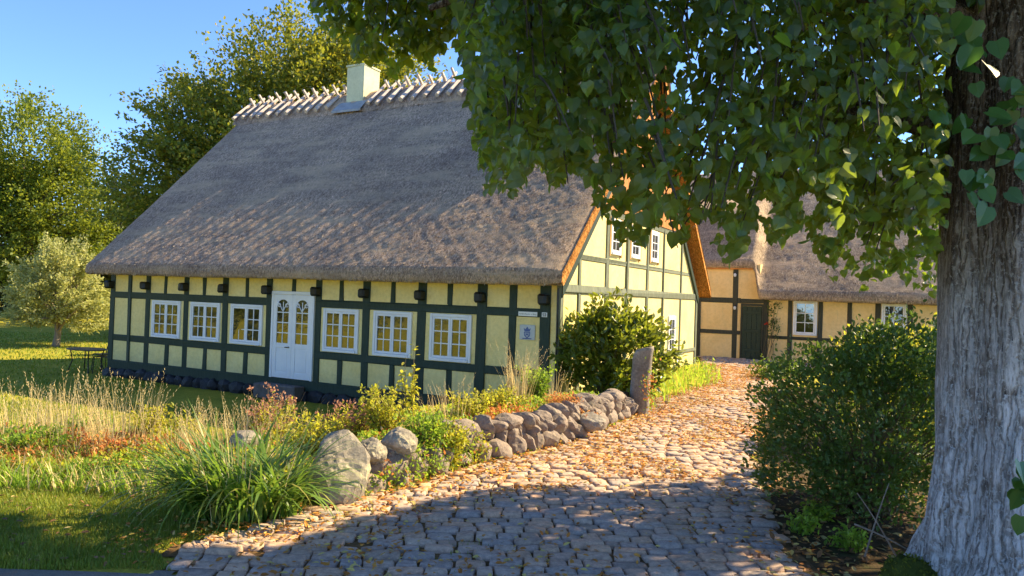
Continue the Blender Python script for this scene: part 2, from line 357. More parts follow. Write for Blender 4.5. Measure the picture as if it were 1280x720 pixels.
def gp(px, py):                          # where the ray through a photo pixel meets the ground
    d = ray(px, py); Y = np.linspace(3.5, 60, 1600); P = CAM + d[None] * (Y / d[1])[:, None]
    k = np.argmax(P[:, 2] < height(P[:, 0], P[:, 1])); return P[k]

def axis(parts):
    a = [np.arange(p, q, s) for p, q, s in parts]; return np.concatenate(a + [[parts[-1][1]]])
gx = axis([(-420, -60, 30), (-60, -24, 3), (-24, -10, .6), (-10, 6, .12), (6, 14, .5), (14, 40, 3), (40, 420, 30)])
gy = axis([(-60, -10, 5), (-10, 3, 1), (3, 16, .12), (16, 30, .5), (30, 70, 3), (70, 600, 40)])
XX, YY = np.meshgrid(gx, gy, indexing='ij')
mb = MB(); mb.add(np.stack([XX, YY, height(XX, YY)], -1), grid_faces(len(gx), len(gy))[:, ::-1])
tag(mb.build('ground', M['lawn'], smooth=True), kind='structure')

RB = np.array([(2.3, -4), (2.05, 3), (2.0, 5.2), (2.35, 7), (3.3, 10), (5.0, 14), (6.9, 18), (7.8, 20), (13, 21.5)])
def right_x(y): return np.interp(y, RB[:, 1], RB[:, 0])
def in_drive(x, y, m=0.):
    s, t = st(x, y)
    ok = (wall_d(x, y) < -m) & (x < right_x(y) - m) & (t < 12.40 - m * .5)
    ok &= ~((y < 6.2) & (x < np.interp(y, [3.0, 3.9, 4.45, 4.8, 5.3, 6.2], [-.4, -1.2, -1.95, -2.2, -1.72, -1.3]) + m))
    return ok
def sheet(name, mat, x0, x1, y0, y1, step, mask, dz, kind='structure'):
    xs = np.arange(x0, x1, step); ys = np.arange(y0, y1, step); A, B = np.meshgrid(xs, ys, indexing='ij')
    F = grid_faces(len(xs), len(ys))[:, ::-1]; cx = A.ravel()[F].mean(1); cy = B.ravel()[F].mean(1); F = F[mask(cx, cy)]
    used, inv = np.unique(F, return_inverse=True)
    V = np.stack([A.ravel(), B.ravel(), height(A, B).ravel() + dz], -1)[used]
    m = MB(); m.add(V, inv.reshape(F.shape)); return tag(m.build(name, mat, smooth=True), kind=kind)
sheet('drive_bed', M['joint'], -3, 14, -3, 24.5, .12, lambda x, y: in_drive(x, y), .007)
sheet('asphalt_road', M['asphalt'], -14, 0, -3, 4.9, .06, lambda x, y: (~in_drive(x, y, -.06)) & (y < 4.41 + .03 * np.sin(x * 3) + .02 * np.sin(x * 9.1)) & (x < -.2), .012)
sheet('earth_verge', M['soil'], 1.6, 12, 1, 20, .12, lambda x, y: (x > right_x(y) - .05 + .12 * np.sin(y * 3.1)) & (y < 16), .006)

# ---- cobbles: every stone is real relief in the one paved sheet
def cobbles():
    m = MB(); y = 2.4; tilt = math.radians(4); ca, sa = math.cos(tilt), math.sin(tilt); n_o = 10
    a = np.linspace(0, 2 * PI, n_o, endpoint=False) + .3
    P = []; S = []
    while y < 26:
        dp = random.uniform(.105, .155); x = -9 + random.uniform(0, .2)
        while x < 12:
            w = random.uniform(.12, .25)
            if random.random() < .12: w *= .7
            X0 = x + w / 2; Y0 = y + dp / 2 + .05 * math.sin(x * .9 + y) + .035 * math.sin(x * 2.3 + y * 1.7)
            P.append((X0 * ca - Y0 * sa + .6, X0 * sa + Y0 * ca)); S.append((w, dp)); x += w
        y += dp
    P = np.array(P); S = np.array(S); k = in_drive(P[:, 0], P[:, 1], .02); P = P[k]; S = S[k]; n = len(P)
    def ring(sc_, zz, jit):
        e = .30; c, s_ = np.cos(a), np.sin(a)
        ux = np.sign(c) * np.abs(c) ** e; uy = np.sign(s_) * np.abs(s_) ** e
        rr = (1 + jit)
        X = ux[None] * S[:, :1] * .5 * sc_ * rr; Y = uy[None] * S[:, 1:] * .5 * sc_ * rr
        return np.stack([X, Y, np.broadcast_to(zz, X.shape)], -1)
    jit = rng.normal(0, .055, (n, n_o)); top = rng.normal(.024, .008, (n, 1)); tx = rng.normal(0, .035, (n, 2))
    R = [ring(.96, -.03, jit), ring(.93, top * .45, jit), ring(.87, top * .96, jit * 1.1), ring(.45, top * 1.02, jit * .6)]
    V = np.concatenate(R + [np.concatenate([np.zeros((n, 1, 2)), (top * 1.05)[..., None]], -1)], 1)
    V[..., 2] += V[..., 0] * tx[:, :1] + V[..., 1] * tx[:, 1:]
    rot = tilt + rng.normal(0, .06, n); cr, sr = np.cos(rot)[:, None], np.sin(rot)[:, None]
    xx = V[..., 0] * cr - V[..., 1] * sr + P[:, :1]; yy = V[..., 0] * sr + V[..., 1] * cr + P[:, 1:]
    hh = height(P[:, 0], P[:, 1])[:, None] + .006; V = np.stack([xx, yy, V[..., 2] + hh], -1); kk = V.shape[1]
    q = []; i = np.arange(n_o); i2 = (i + 1) % n_o
    for r in range(3): q.append(np.stack([r * n_o + i, r * n_o + i2, (r + 1) * n_o + i2, (r + 1) * n_o + i], -1))
    q = np.concatenate(q); t3 = np.stack([3 * n_o + i, 3 * n_o + i2, np.full(n_o, 4 * n_o)], -1); off = (np.arange(n) * kk)[:, None, None]
    m.add(V.reshape(-1, 3), [(q[None] + off).reshape(-1, 4), (t3[None] + off).reshape(-1, 3)])
    tag(m.build('cobbled_drive', M['cobble'], smooth=True), kind='structure'); return n
print('cobbles', cobbles())

# ------------------------------------------------------------------ farmhouse
ZB = -.66; S0 = 12.36; GW = 9.45; TW = 12.52
house = empty('farmhouse', W(0, 0, ZB), ANG, 'long yellow half timbered farmhouse with grey thatched roof and crossed ridge poles', 'house')
HL_ = (0, 0, -ZB)
Tf = lambda v: np.stack([v[:, 0], -v[:, 1], v[:, 2]], -1)              # (along, out, z) on the front
Tg = lambda v: np.stack([S0 + v[:, 1], v[:, 0], v[:, 2]], -1)          # on the gable
Tw = lambda v: np.stack([v[:, 0], TW - v[:, 1], v[:, 2]], -1)          # on the wing
def hp(mb, name, mat, parent=None, loc=HL_, smooth=False):
    return mb.build(name, mat, parent or house, smooth, loc if (parent is None or parent is house) else None)
def piece(T, name, mat, a0, a1, z0, z1, o0, o1, parent, c=.012, j=.009, loc=HL_):
    m = MB(T); cbox(m, a0, a1, o0, o1, z0, z1, c, j); return m.build(name, mat, parent, False, loc)

# wall body: prism with gable points
def prism(s0, s1, t0, t1, z0, zw, zr, tm):
    v = []
    for s in (s0, s1): v += [(s, t0, z0), (s, t1, z0), (s, t1, zw), (s, tm, zr), (s, t0, zw)]
    return np.array(v), [np.array([[0, 1, 2, 3, 4], [9, 8, 7, 6, 5]]), np.array([[0, 5, 6, 1], [1, 6, 7, 2], [2, 7, 8, 3], [3, 8, 9, 4], [4, 9, 5, 0]])]
m = MB(); m.add(*prism(-.12, S0 - .012, .012, GW, -.5, 2.12, 6.6, GW / 2)); hp(m, 'plaster_wall', M['plaster'])

posts = [(-.19, -.02), (.51, .65), (1.20, 1.37), (2.59, 2.76), (3.92, 4.09), (5.29, 5.46), (6.71, 6.88), (7.98, 8.16), (9.34, 9.53), (10.69, 10.88), (11.37, 11.50), (12.0, 12.18)]
for a, b in posts: piece(Tf, 'timber_post', M['timber'], a, b, -.22, 2.15, -.05, .018, house)
for (a, b) in ((-.19, 5.46), (6.71, 12.18)):
    piece(Tf, 'timber_rail', M['timber'], a + .01, b - .01, 1.37, 1.52, -.04, .014, house)
    piece(Tf, 'timber_rail', M['timber'], a + .01, b - .01, .29, .44, -.04, .014, house)
piece(Tf, 'sill_beam', M['timber'], -.2, 12.36, -.42, -.2, -.04, .025, house)
for s in (1.91, 3.28, 4.67, 6.08, 7.40, 8.73, 10.07):
    piece(Tf, 'short_post', M['timber'], s - .055, s + .055, 1.515, 2.15, -.04, .011, house)
for s in (2.05, 3.38, 4.70, 7.42, 8.76, 10.10):
    piece(Tf, 'short_post', M['timber'], s - .065, s + .065, -.205, .295, -.04, .011, house)
for a, b in [posts[i] for i in (0, 2, 3, 4, 5, 6, 7, 8, 9, 11)]:
    m = MB(Tf); s = (a + b) / 2 - .005
    cbox(m, s - .085, s + .085, -.02, .20, 1.60, 1.79, .035, .004); hp(m, 'beam_end', M['beam_black'])
# plinth of tarred field stones
m = MB(); x = -.28; k = 0
while x < 12.4:
    w = random.uniform(.3, .55); rock(m, (x + w / 2, -.02, -.55 + random.uniform(-.03, .02)), (w * .58, .14, .19), 900 + k, 2, 0, 7); x += w * .9; k += 1
cbox(m, -.2, 12.34, .0, .3, -.75, -.40, .01); hp(m, 'plinth', M['plinth'], smooth=False)

def window(T, parent, a0, a1, z0, z1, cols=2, rows=3, sashes=2, out=.03, loc=HL_, frame=.055, name='window'):
    fr = MB(T); f = frame
    cbox(fr, a0, a0 + f, -.03, out, z0, z1); cbox(fr, a1 - f, a1, -.03, out, z0, z1)
    cbox(fr, a0 + f, a1 - f, -.03, out - .003, z1 - f, z1); cbox(fr, a0 + f, a1 - f, -.03, out + .02, z0, z0 + f)
    w = fr.build(name, M['white'], parent, False, loc)
    b0, b1 = a0 + f + .003, a1 - f - .003; n = sashes; sw = (b1 - b0) / n; sf = .042
    for i in range(n):
        c0, c1 = b0 + i * sw + .002, b0 + (i + 1) * sw - .002; y0, y1 = z0 + f + .003, z1 - f - .003
        sm = MB(T)
        cbox(sm, c0, c0 + sf, -.02, out - .008, y0, y1, .004); cbox(sm, c1 - sf, c1, -.02, out - .008, y0, y1, .004)
        cbox(sm, c0 + sf, c1 - sf, -.02, out - .01, y0, y0 + sf, .004); cbox(sm, c0 + sf, c1 - sf, -.02, out - .01, y1 - sf, y1, .004)
        for q in range(1, cols):
            xm = c0 + sf + (c1 - c0 - 2 * sf) * q / cols; cbox(sm, xm - .011, xm + .011, -.018, out - .014, y0 + sf, y1 - sf, .003)
        for q in range(1, rows):
            zm = y0 + sf + (y1 - y0 - 2 * sf) * q / rows; cbox(sm, c0 + sf, c1 - sf, -.018, out - .016, zm - .011, zm + .011, .003)
        s_ = sm.build('sash', M['white'], w)
        gm = MB(T); e = rng.normal(0, .006, 4)
        o_ = out - .026
        gm.add([(c0 + sf * .5, o_ + e[0], y0 + sf * .5), (c1 - sf * .5, o_ + e[1], y0 + sf * .5), (c1 - sf * .5, o_ + e[2], y1 - sf * .5), (c0 + sf * .5, o_ + e[3], y1 - sf * .5)], np.array([[0, 1, 2, 3]]))
        gm.build('pane', M['glass'], w)
    return w
for a, b in ((1.47, 2.50), (2.85, 3.85), (4.20, 5.20), (6.96, 7.90), (8.28, 9.22), (9.65, 10.58)):
    window(Tf, house, a, b, .46, 1.355)

# double door
D0, D1, DZ0, DZ1 = 5.47, 6.70, -.2, 1.68
m = MB(Tf)
cbox(m, D0, D0 + .06, -.03, .03, DZ0, DZ1); cbox(m, D1 - .06, D1, -.03, .03, DZ0, DZ1); cbox(m, D0 + .06, D1 - .06, -.03, .027, DZ1 - .07, DZ1)
door = hp(m, 'door', M['white']); dm = (D0 + D1) / 2
def arc(cx, cz, r, a0, a1, n=9): t = np.linspace(math.radians(a0), math.radians(a1), n); return [(cx + r * math.cos(q), .016, cz + r * math.sin(q)) for q in t]
for c0, c1 in ((D0 + .063, dm - .002), (dm + .002, D1 - .063)):
    m = MB(Tf); s_ = .105; zt = DZ1 - .075; zb = DZ0 + .01; g0, g1 = c0 + s_, c1 - s_; gz0, gz1 = .56, 1.50; gm_ = (g0 + g1) / 2; hw = (g1 - g0) / 2
    cbox(m, c0, g0, -.02, .02, zb, zt, .004); cbox(m, g1, c1, -.02, .02, zb, zt, .004)
    cbox(m, g0, g1, -.02, .018, gz1, zt, .003); cbox(m, g0, g1, -.02, .018, gz0 - .10, gz0, .003); cbox(m, g0, g1, -.02, .018, zb, zb + .12, .003)
    # spandrels making the arched head
    av = [(gm_ + hw * math.cos(q), gz1 - hw * .9 + hw * .9 * math.sin(q)) for q in np.linspace(0, PI, 13)]
    for side in (0, 1):
        pts = (av[:7] if side == 0 else av[6:][::-1]); cx = g1 if side == 0 else g0
        V = [(cx, .014, gz1)] + [(p[0], .014, p[1]) for p in pts]; m.add(V, [np.array([[0, i, i + 1] for i in range(1, 7)])])
    cbox(m, gm_ - .011, gm_ + .011, -.01, .014, gz0, gz1 - hw * .3, .003)
    for q in (1, 2, 3):
        zq = gz0 + (gz1 - gz0) * (.235 * q); cbox(m, g0, g1, -.01, .012, zq - .011, zq + .011, .003)
    for sx in (-1, 1):
        tube(m, arc(gm_ + sx * hw, gz1 - hw * 1.35, hw * .95, 90 - sx * (-90) if sx < 0 else 90, 0 if sx < 0 else 180, 9)[::1] if False else [(gm_ + sx * hw * .95 * math.sin(q), .016, gz1 - hw * 1.5 + hw * 1.2 * math.sin(q * 1.15)) for q in np.linspace(0, 1.35, 9)], .011, 6)
        tube(m, arc(gm_ + sx * hw * .66, gz1 - hw * .72, hw * .22, 0, 330, 12), .010, 6)
    cbox(m, g0 + .02, g1 - .02, -.01, .012, zb + .15, gz0 - .13, .012); 
    cbox(m, g0, g1, -.02, .004, zb + .1, gz0 - .08, .003)
    lf = m.build('door_leaf', M['white'], door)
    gl = MB(Tf); gl.add([(g0, .004, gz0), (g1, .004, gz0), (g1, .004, gz1), (g0, .004, gz1)], np.array([[0, 1, 2, 3]])); gl.build('pane', M['glass'], door)
m = MB(Tf); tube(m, [(dm - .06, .02, .48), (dm - .06, .07, .48), (dm - .13, .075, .475)], .012, 6); m.build('handle', M['metal_dark'], door)

# gable timber
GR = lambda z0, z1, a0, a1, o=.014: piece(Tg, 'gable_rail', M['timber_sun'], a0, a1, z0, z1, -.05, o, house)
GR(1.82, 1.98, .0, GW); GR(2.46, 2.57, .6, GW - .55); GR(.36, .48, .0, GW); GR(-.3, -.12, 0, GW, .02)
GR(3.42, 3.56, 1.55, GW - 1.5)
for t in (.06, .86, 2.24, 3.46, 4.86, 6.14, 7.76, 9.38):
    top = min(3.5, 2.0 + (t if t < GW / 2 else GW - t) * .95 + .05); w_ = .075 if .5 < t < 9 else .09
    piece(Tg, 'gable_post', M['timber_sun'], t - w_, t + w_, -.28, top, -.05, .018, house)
for a in (2.36, 3.60, 4.99):
    b = a + .60
    w_ = window(Tg, house, a, b, 2.66, 3.40, 2, 3, 1, .035, name='gable_window')
    for q in (a - .075, b + .004): m = MB(Tg); cbox(m, q, q + .07, -.02, .03, 2.62, 3.42); m.build('window_trim', M['tanwood'], w_)
window(Tg, house, 6.66, 7.28, .42, 1.38, 2, 3, 1, .03, name='gable_window')
# boarded gable top
m = MB(Tg); hgt = lambda t: 2.0 + (t if t < GW / 2 else GW - t) * .965
t = 1.75
while t < GW - 1.7:
    b = t + .145; z0 = 3.56; zt0, zt1 = hgt(t), hgt(b); o = .03 + .004 * random.random()
    if min(zt0, zt1) > 3.6:
        V = [(t, -.03, z0), (b, -.03, z0), (b, -.03, zt1), (t, -.03, zt0), (t, o, z0), (b, o, z0), (b, o, zt1), (t, o, zt0)]
        m.add(V, np.array([[4, 5, 6, 7], [0, 1, 5, 4], [1, 2, 6, 5], [0, 3, 7, 4]]))
    t += .152
hp(m, 'gable_boarding', M['orangeboard'])
# barge timbers
for sd in (0, 1):
    m = MB(Tg); p0 = (0 if sd == 0 else GW); pm = GW / 2; e = -.02
    V = []
    for (tt, zz) in ((p0, 1.95), (pm, 6.55)):
        for o in (-.03, .05): V += [(tt, o, zz), (tt, o, zz - .22)]
    m.add(V, np.array([[0, 1, 5, 4], [2, 3, 7, 6], [0, 2, 6, 4], [1, 3, 7, 5]])); hp(m, 'barge_timber', M['timber'])

# thatch
def thatch(profile_out, profile_in, s0f, s1f, ns, name, mats, parent, amp=1., zmod=None, loc=HL_):
    po = np.array(profile_out); pi_ = np.array(profile_in); n = len(po); u = np.linspace(0, 1, ns)
    sA = np.array([s0f(q) for q in np.linspace(0, 1, n)]); sB = np.array([s1f(q) for q in np.linspace(0, 1, n)])
    Sx = sA[None] + (sB - sA)[None] * u[:, None]
    O = np.stack([Sx, np.broadcast_to(po[:, 0], Sx.shape), np.broadcast_to(po[:, 1], Sx.shape)], -1).copy()
    I = np.stack([Sx, np.broadcast_to(pi_[:, 0], Sx.shape), np.broadcast_to(pi_[:, 1], Sx.shape)], -1).copy()
    tg = nrm(np.gradient(po, axis=0)); nn = np.stack([np.zeros(n), -tg[:, 1], tg[:, 0]], -1)
    nz = .012 * fnA(O, .30) + .001 * fnB(O, 1.7) + .0035 * fnC(O, 6) + .003 * fnD(O, 19)
    edge = np.minimum(u, 1 - u)[:, None] * (sB - sA).mean(); rnd = -.07 * np.exp(-edge / .12)
    O += (nz[..., None] * amp + rnd[..., None]) * nn[None]
    if zmod is not None: O = zmod(O, True); I = zmod(I, False)
    m = MB(); F = grid_faces(ns, n); m.add(O, F); b = m.n; m.add(I, F[:, ::-1], np.repeat((u[:-1] > .955).astype(int), n - 1))  # soffit strip coloured verge orange to paint in light bounced off the gable
    k = np.arange(n - 1)
    m.f.append((np.stack([k, k + 1, b + k + 1, b + k], -1), np.full(n - 1, 1)))
    e = (ns - 1) * n; m.f.append((np.stack([e + k, e + k + 1, b + e + k + 1, b + e + k], -1), np.full(n - 1, 1)))
    i = np.arange(ns - 1) * n
    for kk in (0, n - 1): m.f.append((np.stack([i + kk, i + n + kk, b + i + n + kk, b + i + kk], -1), np.full(ns - 1, 0)))
    return m.build(name, mats, parent, True, loc)
def prof(t0, z0, tm, zm, t1, z1, n, thick):
    a = np.linspace(0, 1, n); b = np.linspace(0, 1, n // 3 + 2)[1:]
    lip = [(t0 + .10, z0 - .27), (t0 + .02, z0 - .265), (t0 - .02, z0 - .22), (t0 - .005, z0 - .08)]
    out = lip + [(t0 + .02 + (tm - t0 - .02) * q, z0 + (zm - z0) * q - .035 * math.sin(q * PI)) for q in a] + [(tm + (t1 - tm) * q, zm + (z1 - zm) * q) for q in b]
    nI = len(out); c = [(t0 + .13, z0 - .265)] * len(lip)
    dz = thick
    inn = c + [(t0 + .16 + (tm - t0 - .16) * q, z0 - .25 + (zm - dz - z0 + .25) * q) for q in a] + [(tm + (t1 - tm) * q, zm - dz + (z1 - .3 - zm + dz) * q) for q in b]
    return out, inn
po, pin = prof(-.60, 2.20, GW / 2, 7.34, GW + .6, 2.2, 150, .42)
roof = thatch(po, pin, lambda q: -.42 - .32 * min(q / .74, 1), lambda q: S0 + .27, 260, 'thatched_roof', [M['thatch'], M['verge']], house)
def stubble(roof_o, n_out, ns, n, m_k, parent, loc):
    co_ = np.empty(len(roof_o.data.vertices) * 3, np.float32); roof_o.data.vertices.foreach_get('co', co_); O = co_.reshape(-1, 3)[:ns * n].reshape(ns, n, 3)
    nf = int(n * .74); i = rng.uniform(1, ns - 2, m_k); j = np.where(rng.random(m_k) < .03, rng.uniform(2, 4, m_k), rng.uniform(4, nf, m_k)); i0 = i.astype(int); j0 = j.astype(int)
    A = O[i0, j0]; P = A + (O[i0 + 1, j0] - A) * (i - i0)[:, None] + (O[i0, j0 + 1] - A) * (j - j0)[:, None]
    dn = nrm(O[i0, j0] - O[i0, j0 + 1]); sd = np.array([1., 0, 0]); nn = nrm(np.cross(dn, np.broadcast_to(sd, dn.shape))); nn = np.where(nn[:, 2:] < 0, -nn, nn)
    D = dn + rng.normal(0, .14, (m_k, 1)) * sd + nn * rng.uniform(.0, .06, (m_k, 1)); sm = MB(); L_ = rng.uniform(.03, .085, m_k)
    leaves(sm, P - nn * .004, D, nn + rng.normal(0, .3, (m_k, 3)), L_, STRAW); o = sm.build('straw_stubble', M['stub'], parent); o.location = loc if parent.type == 'EMPTY' else (0, 0, 0); o['kind'] = 'stuff'
STRAW = (np.array([[-.07, 0, 0], [.07, 0, 0], [.05, 1, .02], [-.05, 1, .02]]), [np.array([[0, 1, 2, 3]])])
M['stub'] = m_leaf('straw_stub', (.20, .145, .115), (.60, .46, .35), (.5, .4, .3), .08, .8, .1, (.62, .49, .37), .9)
stubble(roof, 0, 260, len(po), 95000, roof, HL_)
# ridge cap of straw, then the crossed oak poles
m = MB(); ss = np.linspace(-.72, S0 + .28, 140); ang_ = np.linspace(-1, 1, 15)
V = []
for s in ss:
    for q in ang_:
        tt = GW / 2 + q * .66; zz = 7.44 - abs(q) ** 1.25 * .66 + .015 * math.sin(s * 9 + q * 5)
        if abs(q) > .98: zz -= .10
        V.append((s, tt, zz))
V = np.array(V); V[:, 2] += .012 * fnC(V, 4); m.add(V, grid_faces(len(ss), 15)); hp(m, 'ridge_cap', M['thatch'], smooth=True)
s = -.62; k = 0
while s < S0 + .22:
    if not 3.38 < s < 4.36:
        for sd in (-1, 1):
            m = MB(); ds = .06 * sd + random.uniform(-.03, .03); L0 = random.uniform(.66, .76); up = random.uniform(.12, .20)
            pb = np.array([s + ds + random.uniform(-.03, .03), GW / 2 + sd * L0, 7.515 - L0 * .93]); pt = np.array([s + ds, GW / 2 - sd * up, 7.535 + up * .93])
            pb[2] += .02; r = random.uniform(.046, .062)
            pts = [pb + (pt - pb) * q + np.array([0, 0, .012 * math.sin(q * 5 + k)]) for q in np.linspace(0, 1, 5)]
            tube(m, pts, np.linspace(r * 1.25, r * .8, 5), 5); hp(m, 'ridge_pole', M['pole']); k += 1
    s += .375 + random.uniform(-.025, .025)
m = MB(); cbox(m, 3.55, 4.17, GW / 2 - .42, GW / 2 + .30, 6.5, 8.06, .02, .006); cbox(m, 3.53, 4.19, GW / 2 - .44, GW / 2 + .32, 8.065, 8.12, .02, .006); ch = hp(m, 'chimney', M['chimney'])
m = MB(); V = [(3.32, GW / 2 - .74, 6.76), (4.36, GW / 2 - .74, 6.76), (4.33, GW / 2 - .43, 7.06), (3.36, GW / 2 - .43, 7.06), (3.32, GW / 2 - .74, 6.70), (4.36, GW / 2 - .74, 6.70)]
m.add(V, np.array([[0, 1, 2, 3], [0, 1, 5, 4]])); hp(m, 'lead_flashing', M['lead'])
m = MB(); tube(m, [(12.335, -.03, -.4), (12.335, -.03, 1.9)], .018, 7); hp(m, 'drain_pipe', M['metal_dark'])

# stone step, signs
m = MB(Tf); cbox(m, 5.35, 6.55, .03, .36, -.62, -.30, .02, .01); o = m.build('stone_step', M['concrete'], None, False); o.location = W(0, 0, 0); o.rotation_euler = (0, 0, ANG)
tag(o, 'low grey stone step under the white double door', 'step')
def wallthing(mb, name, mats, label, cat):
    o = mb.build(name, mats, None, False); o.location = W(0, 0, 0); o.rotation_euler = (0, 0, ANG); return tag(o, label, cat)
m = MB(Tf); cbox(m, 11.56, 11.94, .018, .028, 1.385, 1.465, .003)
sg = wallthing(m, 'name_sign', M['signwhite'], 'narrow white name sign with dark lettering on green rail above the blue crest tile', 'sign')
m = MB(Tf); x = 11.585; r_ = random.Random(3)
while x < 11.915:
    h_ = r_.choice([.018, .018, .026]); w_ = r_.uniform(.006, .012)
    if r_.random() < .86:
        m.add([(x, .030, 1.412), (x + w_ * .45, .030, 1.412), (x + w_ * .45, .030, 1.412 + h_), (x, .030, 1.412 + h_)], np.array([[0, 1, 2, 3]]))
        zz = 1.412 + r_.choice([0, .007, .013]); m.add([(x, .0305, zz), (x + w_, .0305, zz), (x + w_, .0305, zz + .005), (x, .0305, zz + .005)], np.array([[0, 1, 2, 3]]))
    x += w_ + .006
m.build('lettering', M['ink'], sg)
m = MB(Tf); cbox(m, 12.03, 12.135, .021, .031, 1.382, 1.465, .003)
sg = wallthing(m, 'house_number', M['signwhite'], 'small square white house number plate on the dark corner post', 'sign')
m = MB(Tf)
def seg(x0, z0, x1, z1, w=.005):
    p = np.array([x0, z0]); q = np.array([x1, z1]); d = (q - p) / np.linalg.norm(q - p); nn = np.array([-d[1], d[0]]) * w; p = p - d * w; q = q + d * w
    m.add([(a[0], .033, a[1]) for a in (p - nn, q - nn, q + nn, p + nn)], np.array([[0, 1, 2, 3]]))
for (x0, z0, x1, z1) in ((0, 0, .022, 0), (.022, 0, .022, .02), (.022, .022, 0, .024), (0, .024, 0, .044), (0, .044, .022, .044), (.036, .0, .058, 0), (.058, 0, .058, .022), (.058, .022, .04, .022), (.058, .022, .058, .044), (.058, .044, .036, .044)):
    seg(12.053 + x0, 1.401 + z0, 12.053 + x1, 1.401 + z1)
m.build('numeral', M['ink'], sg)
m = MB(Tf); cbox(m, 11.59, 11.90, -.01, .014, .96, 1.23, .008)
pl = wallthing(m, 'crest_plaque', M['tile'], 'square pale tile with blue crowned crest set in the yellow panel', 'plaque')
m = MB(Tf); cx = 11.745
crown = [(-.075, 1.175), (-.055, 1.125), (-.06, 1.115), (.06, 1.115), (.055, 1.125), (.075, 1.175), (.035, 1.150), (.0, 1.20), (-.035, 1.150)]
m.add([(cx + a, .0165, b) for a, b in crown], [np.array([[1, 2, 3, 4]]), np.array([[0, 1, 8], [8, 1, 4], [4, 6, 8], [4, 5, 6], [6, 7, 8]])])
for (x0, z0, x1, z1) in ((-.055, 1.10, -.05, 1.04), (-.05, 1.04, 0, 1.0), (0, 1.0, .05, 1.04), (.05, 1.04, .055, 1.10), (-.055, 1.10, .055, 1.10), (-.02, 1.085, -.02, 1.035), (.02, 1.085, .02, 1.035), (-.09, .985, .09, .985), (-.02, 1.06, .02, 1.06)):
    p = np.array([x0, z0]); q = np.array([x1, z1]); d = (q - p) / np.linalg.norm(q - p); nn = np.array([-d[1], d[0]]) * .009
    m.add([(cx + a[0], .017, a[1]) for a in (p - nn, q - nn, q + nn, p + nn)], np.array([[0, 1, 2, 3]]))
m.build('crest', M['blue'], pl)

# ------------------------------------------------------------------ wing
ZW = -.08
wing = empty('farm_wing', W(0, 0, ZW), ANG, 'ochre half timbered farm wing with low thatched roof behind the cobbled yard', 'house')
WL = (0, 0, -ZW)
def wp(mb, name, mat, smooth=False): return mb.build(name, mat, wing, smooth, WL)
m = MB(); m.add(*prism(9.6, 26, TW + .012, TW + 8.5, -.25, 2.35, 6.0, TW + 4.3)); m.add(*prism(9.6, 13.56, TW + .010, TW + .9, -.25, 3.02, 3.05, TW + .45)); wp(m, 'plaster_wall', M['plaster_wing'])
for a, b, top in [(11.55, 11.73, 2.9), (12.74, 12.88, 2.9), (13.70, 13.84, 2.15), (14.42, 14.55, 2.15), (15.30, 15.42, 2.15), (16.10, 16.23, 2.15), (16.86, 17.0, 2.15), (17.70, 17.84, 2.15), (18.6, 18.74, 2.15), (19.5, 19.64, 2.15)]:
    piece(Tw, 'timber_post', M['timber_wing'], a, b, -.1, top, -.05, .02, wing, loc=WL)
for a, b, z0, z1 in [(9.6, 13.0, 1.80, 1.94), (13.0, 13.72, 1.80, 1.93), (9.6, 12.98, .78, .91), (13.72, 20, .70, .81), (9.6, 13.02, -.12, .02), (13.72, 20, -.12, .0)]:
    piece(Tw, 'timber_rail', M['timber_wing'], a, b, z0, z1, -.04, .015, wing, loc=WL)
m = MB(Tw); cbox(m, 11.4, 13.44, .02, .07, 2.86, 2.94, .01, .004); wp(m, 'eave_board', M['orangeboard'])
window(Tw, wing, 14.58, 15.27, .86, 1.93, 2, 3, 1, .035, WL)
window(Tw, wing, 17.02, 17.68, .86, 1.93, 2, 3, 1, .035, WL)
m = MB(Tw); cbox(m, 13.0, 13.05, -.03, .03, -.05, 1.78); cbox(m, 13.65, 13.70, -.03, .03, -.05, 1.78); cbox(m, 13.05, 13.65, -.03, .028, 1.70, 1.78)
wd = m.build('door', M['timber_wing'], wing, False, WL)
m = MB(Tw)
for i in range(4): cbox(m, 13.055 + i * .148, 13.055 + i * .148 + .144, -.02, .012 + .002 * (i % 2), .0, 1.69, .006)
for z in (.25, .86, 1.45): cbox(m, 13.07, 13.63, .01, .03, z, z + .1, .006)
m.build('door_leaf', M['timber'], wd)
m = MB(Tw); tube(m, [(13.12, .03, .92), (13.12, .07, .92), (13.19, .07, .92)], .01, 6); m.build('handle', M['metal_dark'], wd)
def lift(P, outer):
    P = P.copy(); s, t = P[..., 0], P[..., 1]
    f = (1 - sstep(13.30, 13.62, s + .08 * (t - TW))) * (1 - sstep(TW + 1.2, TW + 3.4, t)) 
    P[..., 2] += f * .98; P[..., 1] += f * .42 * (1 - sstep(TW - .4, TW + 1.5, t)); return P
po, pin = prof(TW - .52, 2.18, TW + 4.3, 6.75, TW + 9.2, 2.1, 90, .4)
wroof = thatch(po, pin, lambda q: 9.2, lambda q: 26.4, 230, 'thatched_roof', [M['thatch_wing'], M['verge']], wing, 1.1, lift, WL)
stubble(wroof, 0, 230, len(po), 45000, wroof, WL)
def wlamp(s, z, label):
    m = MB(Tw); tube(m, [(s, .02, z), (s, .10, z + .02), (s, .13, z - .02)], .010, 6); cbox(m, s - .03, s + .03, .015, .03, z - .05, z + .05)
    o = m.build('wall_lamp', M['metal_dark'], None); o.location = W(0, 0, 0); o.rotation_euler = (0, 0, ANG); tag(o, label, 'lamp')
    m = MB(Tw); tube(m, [(s, .13, z - .02), (s, .13, z - .05), (s, .13, z - .11), (s, .13, z - .13)], [.02, .045, .04, .02], 10); m.build('lamp_shade', M['signwhite'], o)
wlamp(12.81, 2.75, 'small lamp high under the wing eave on a dark post')
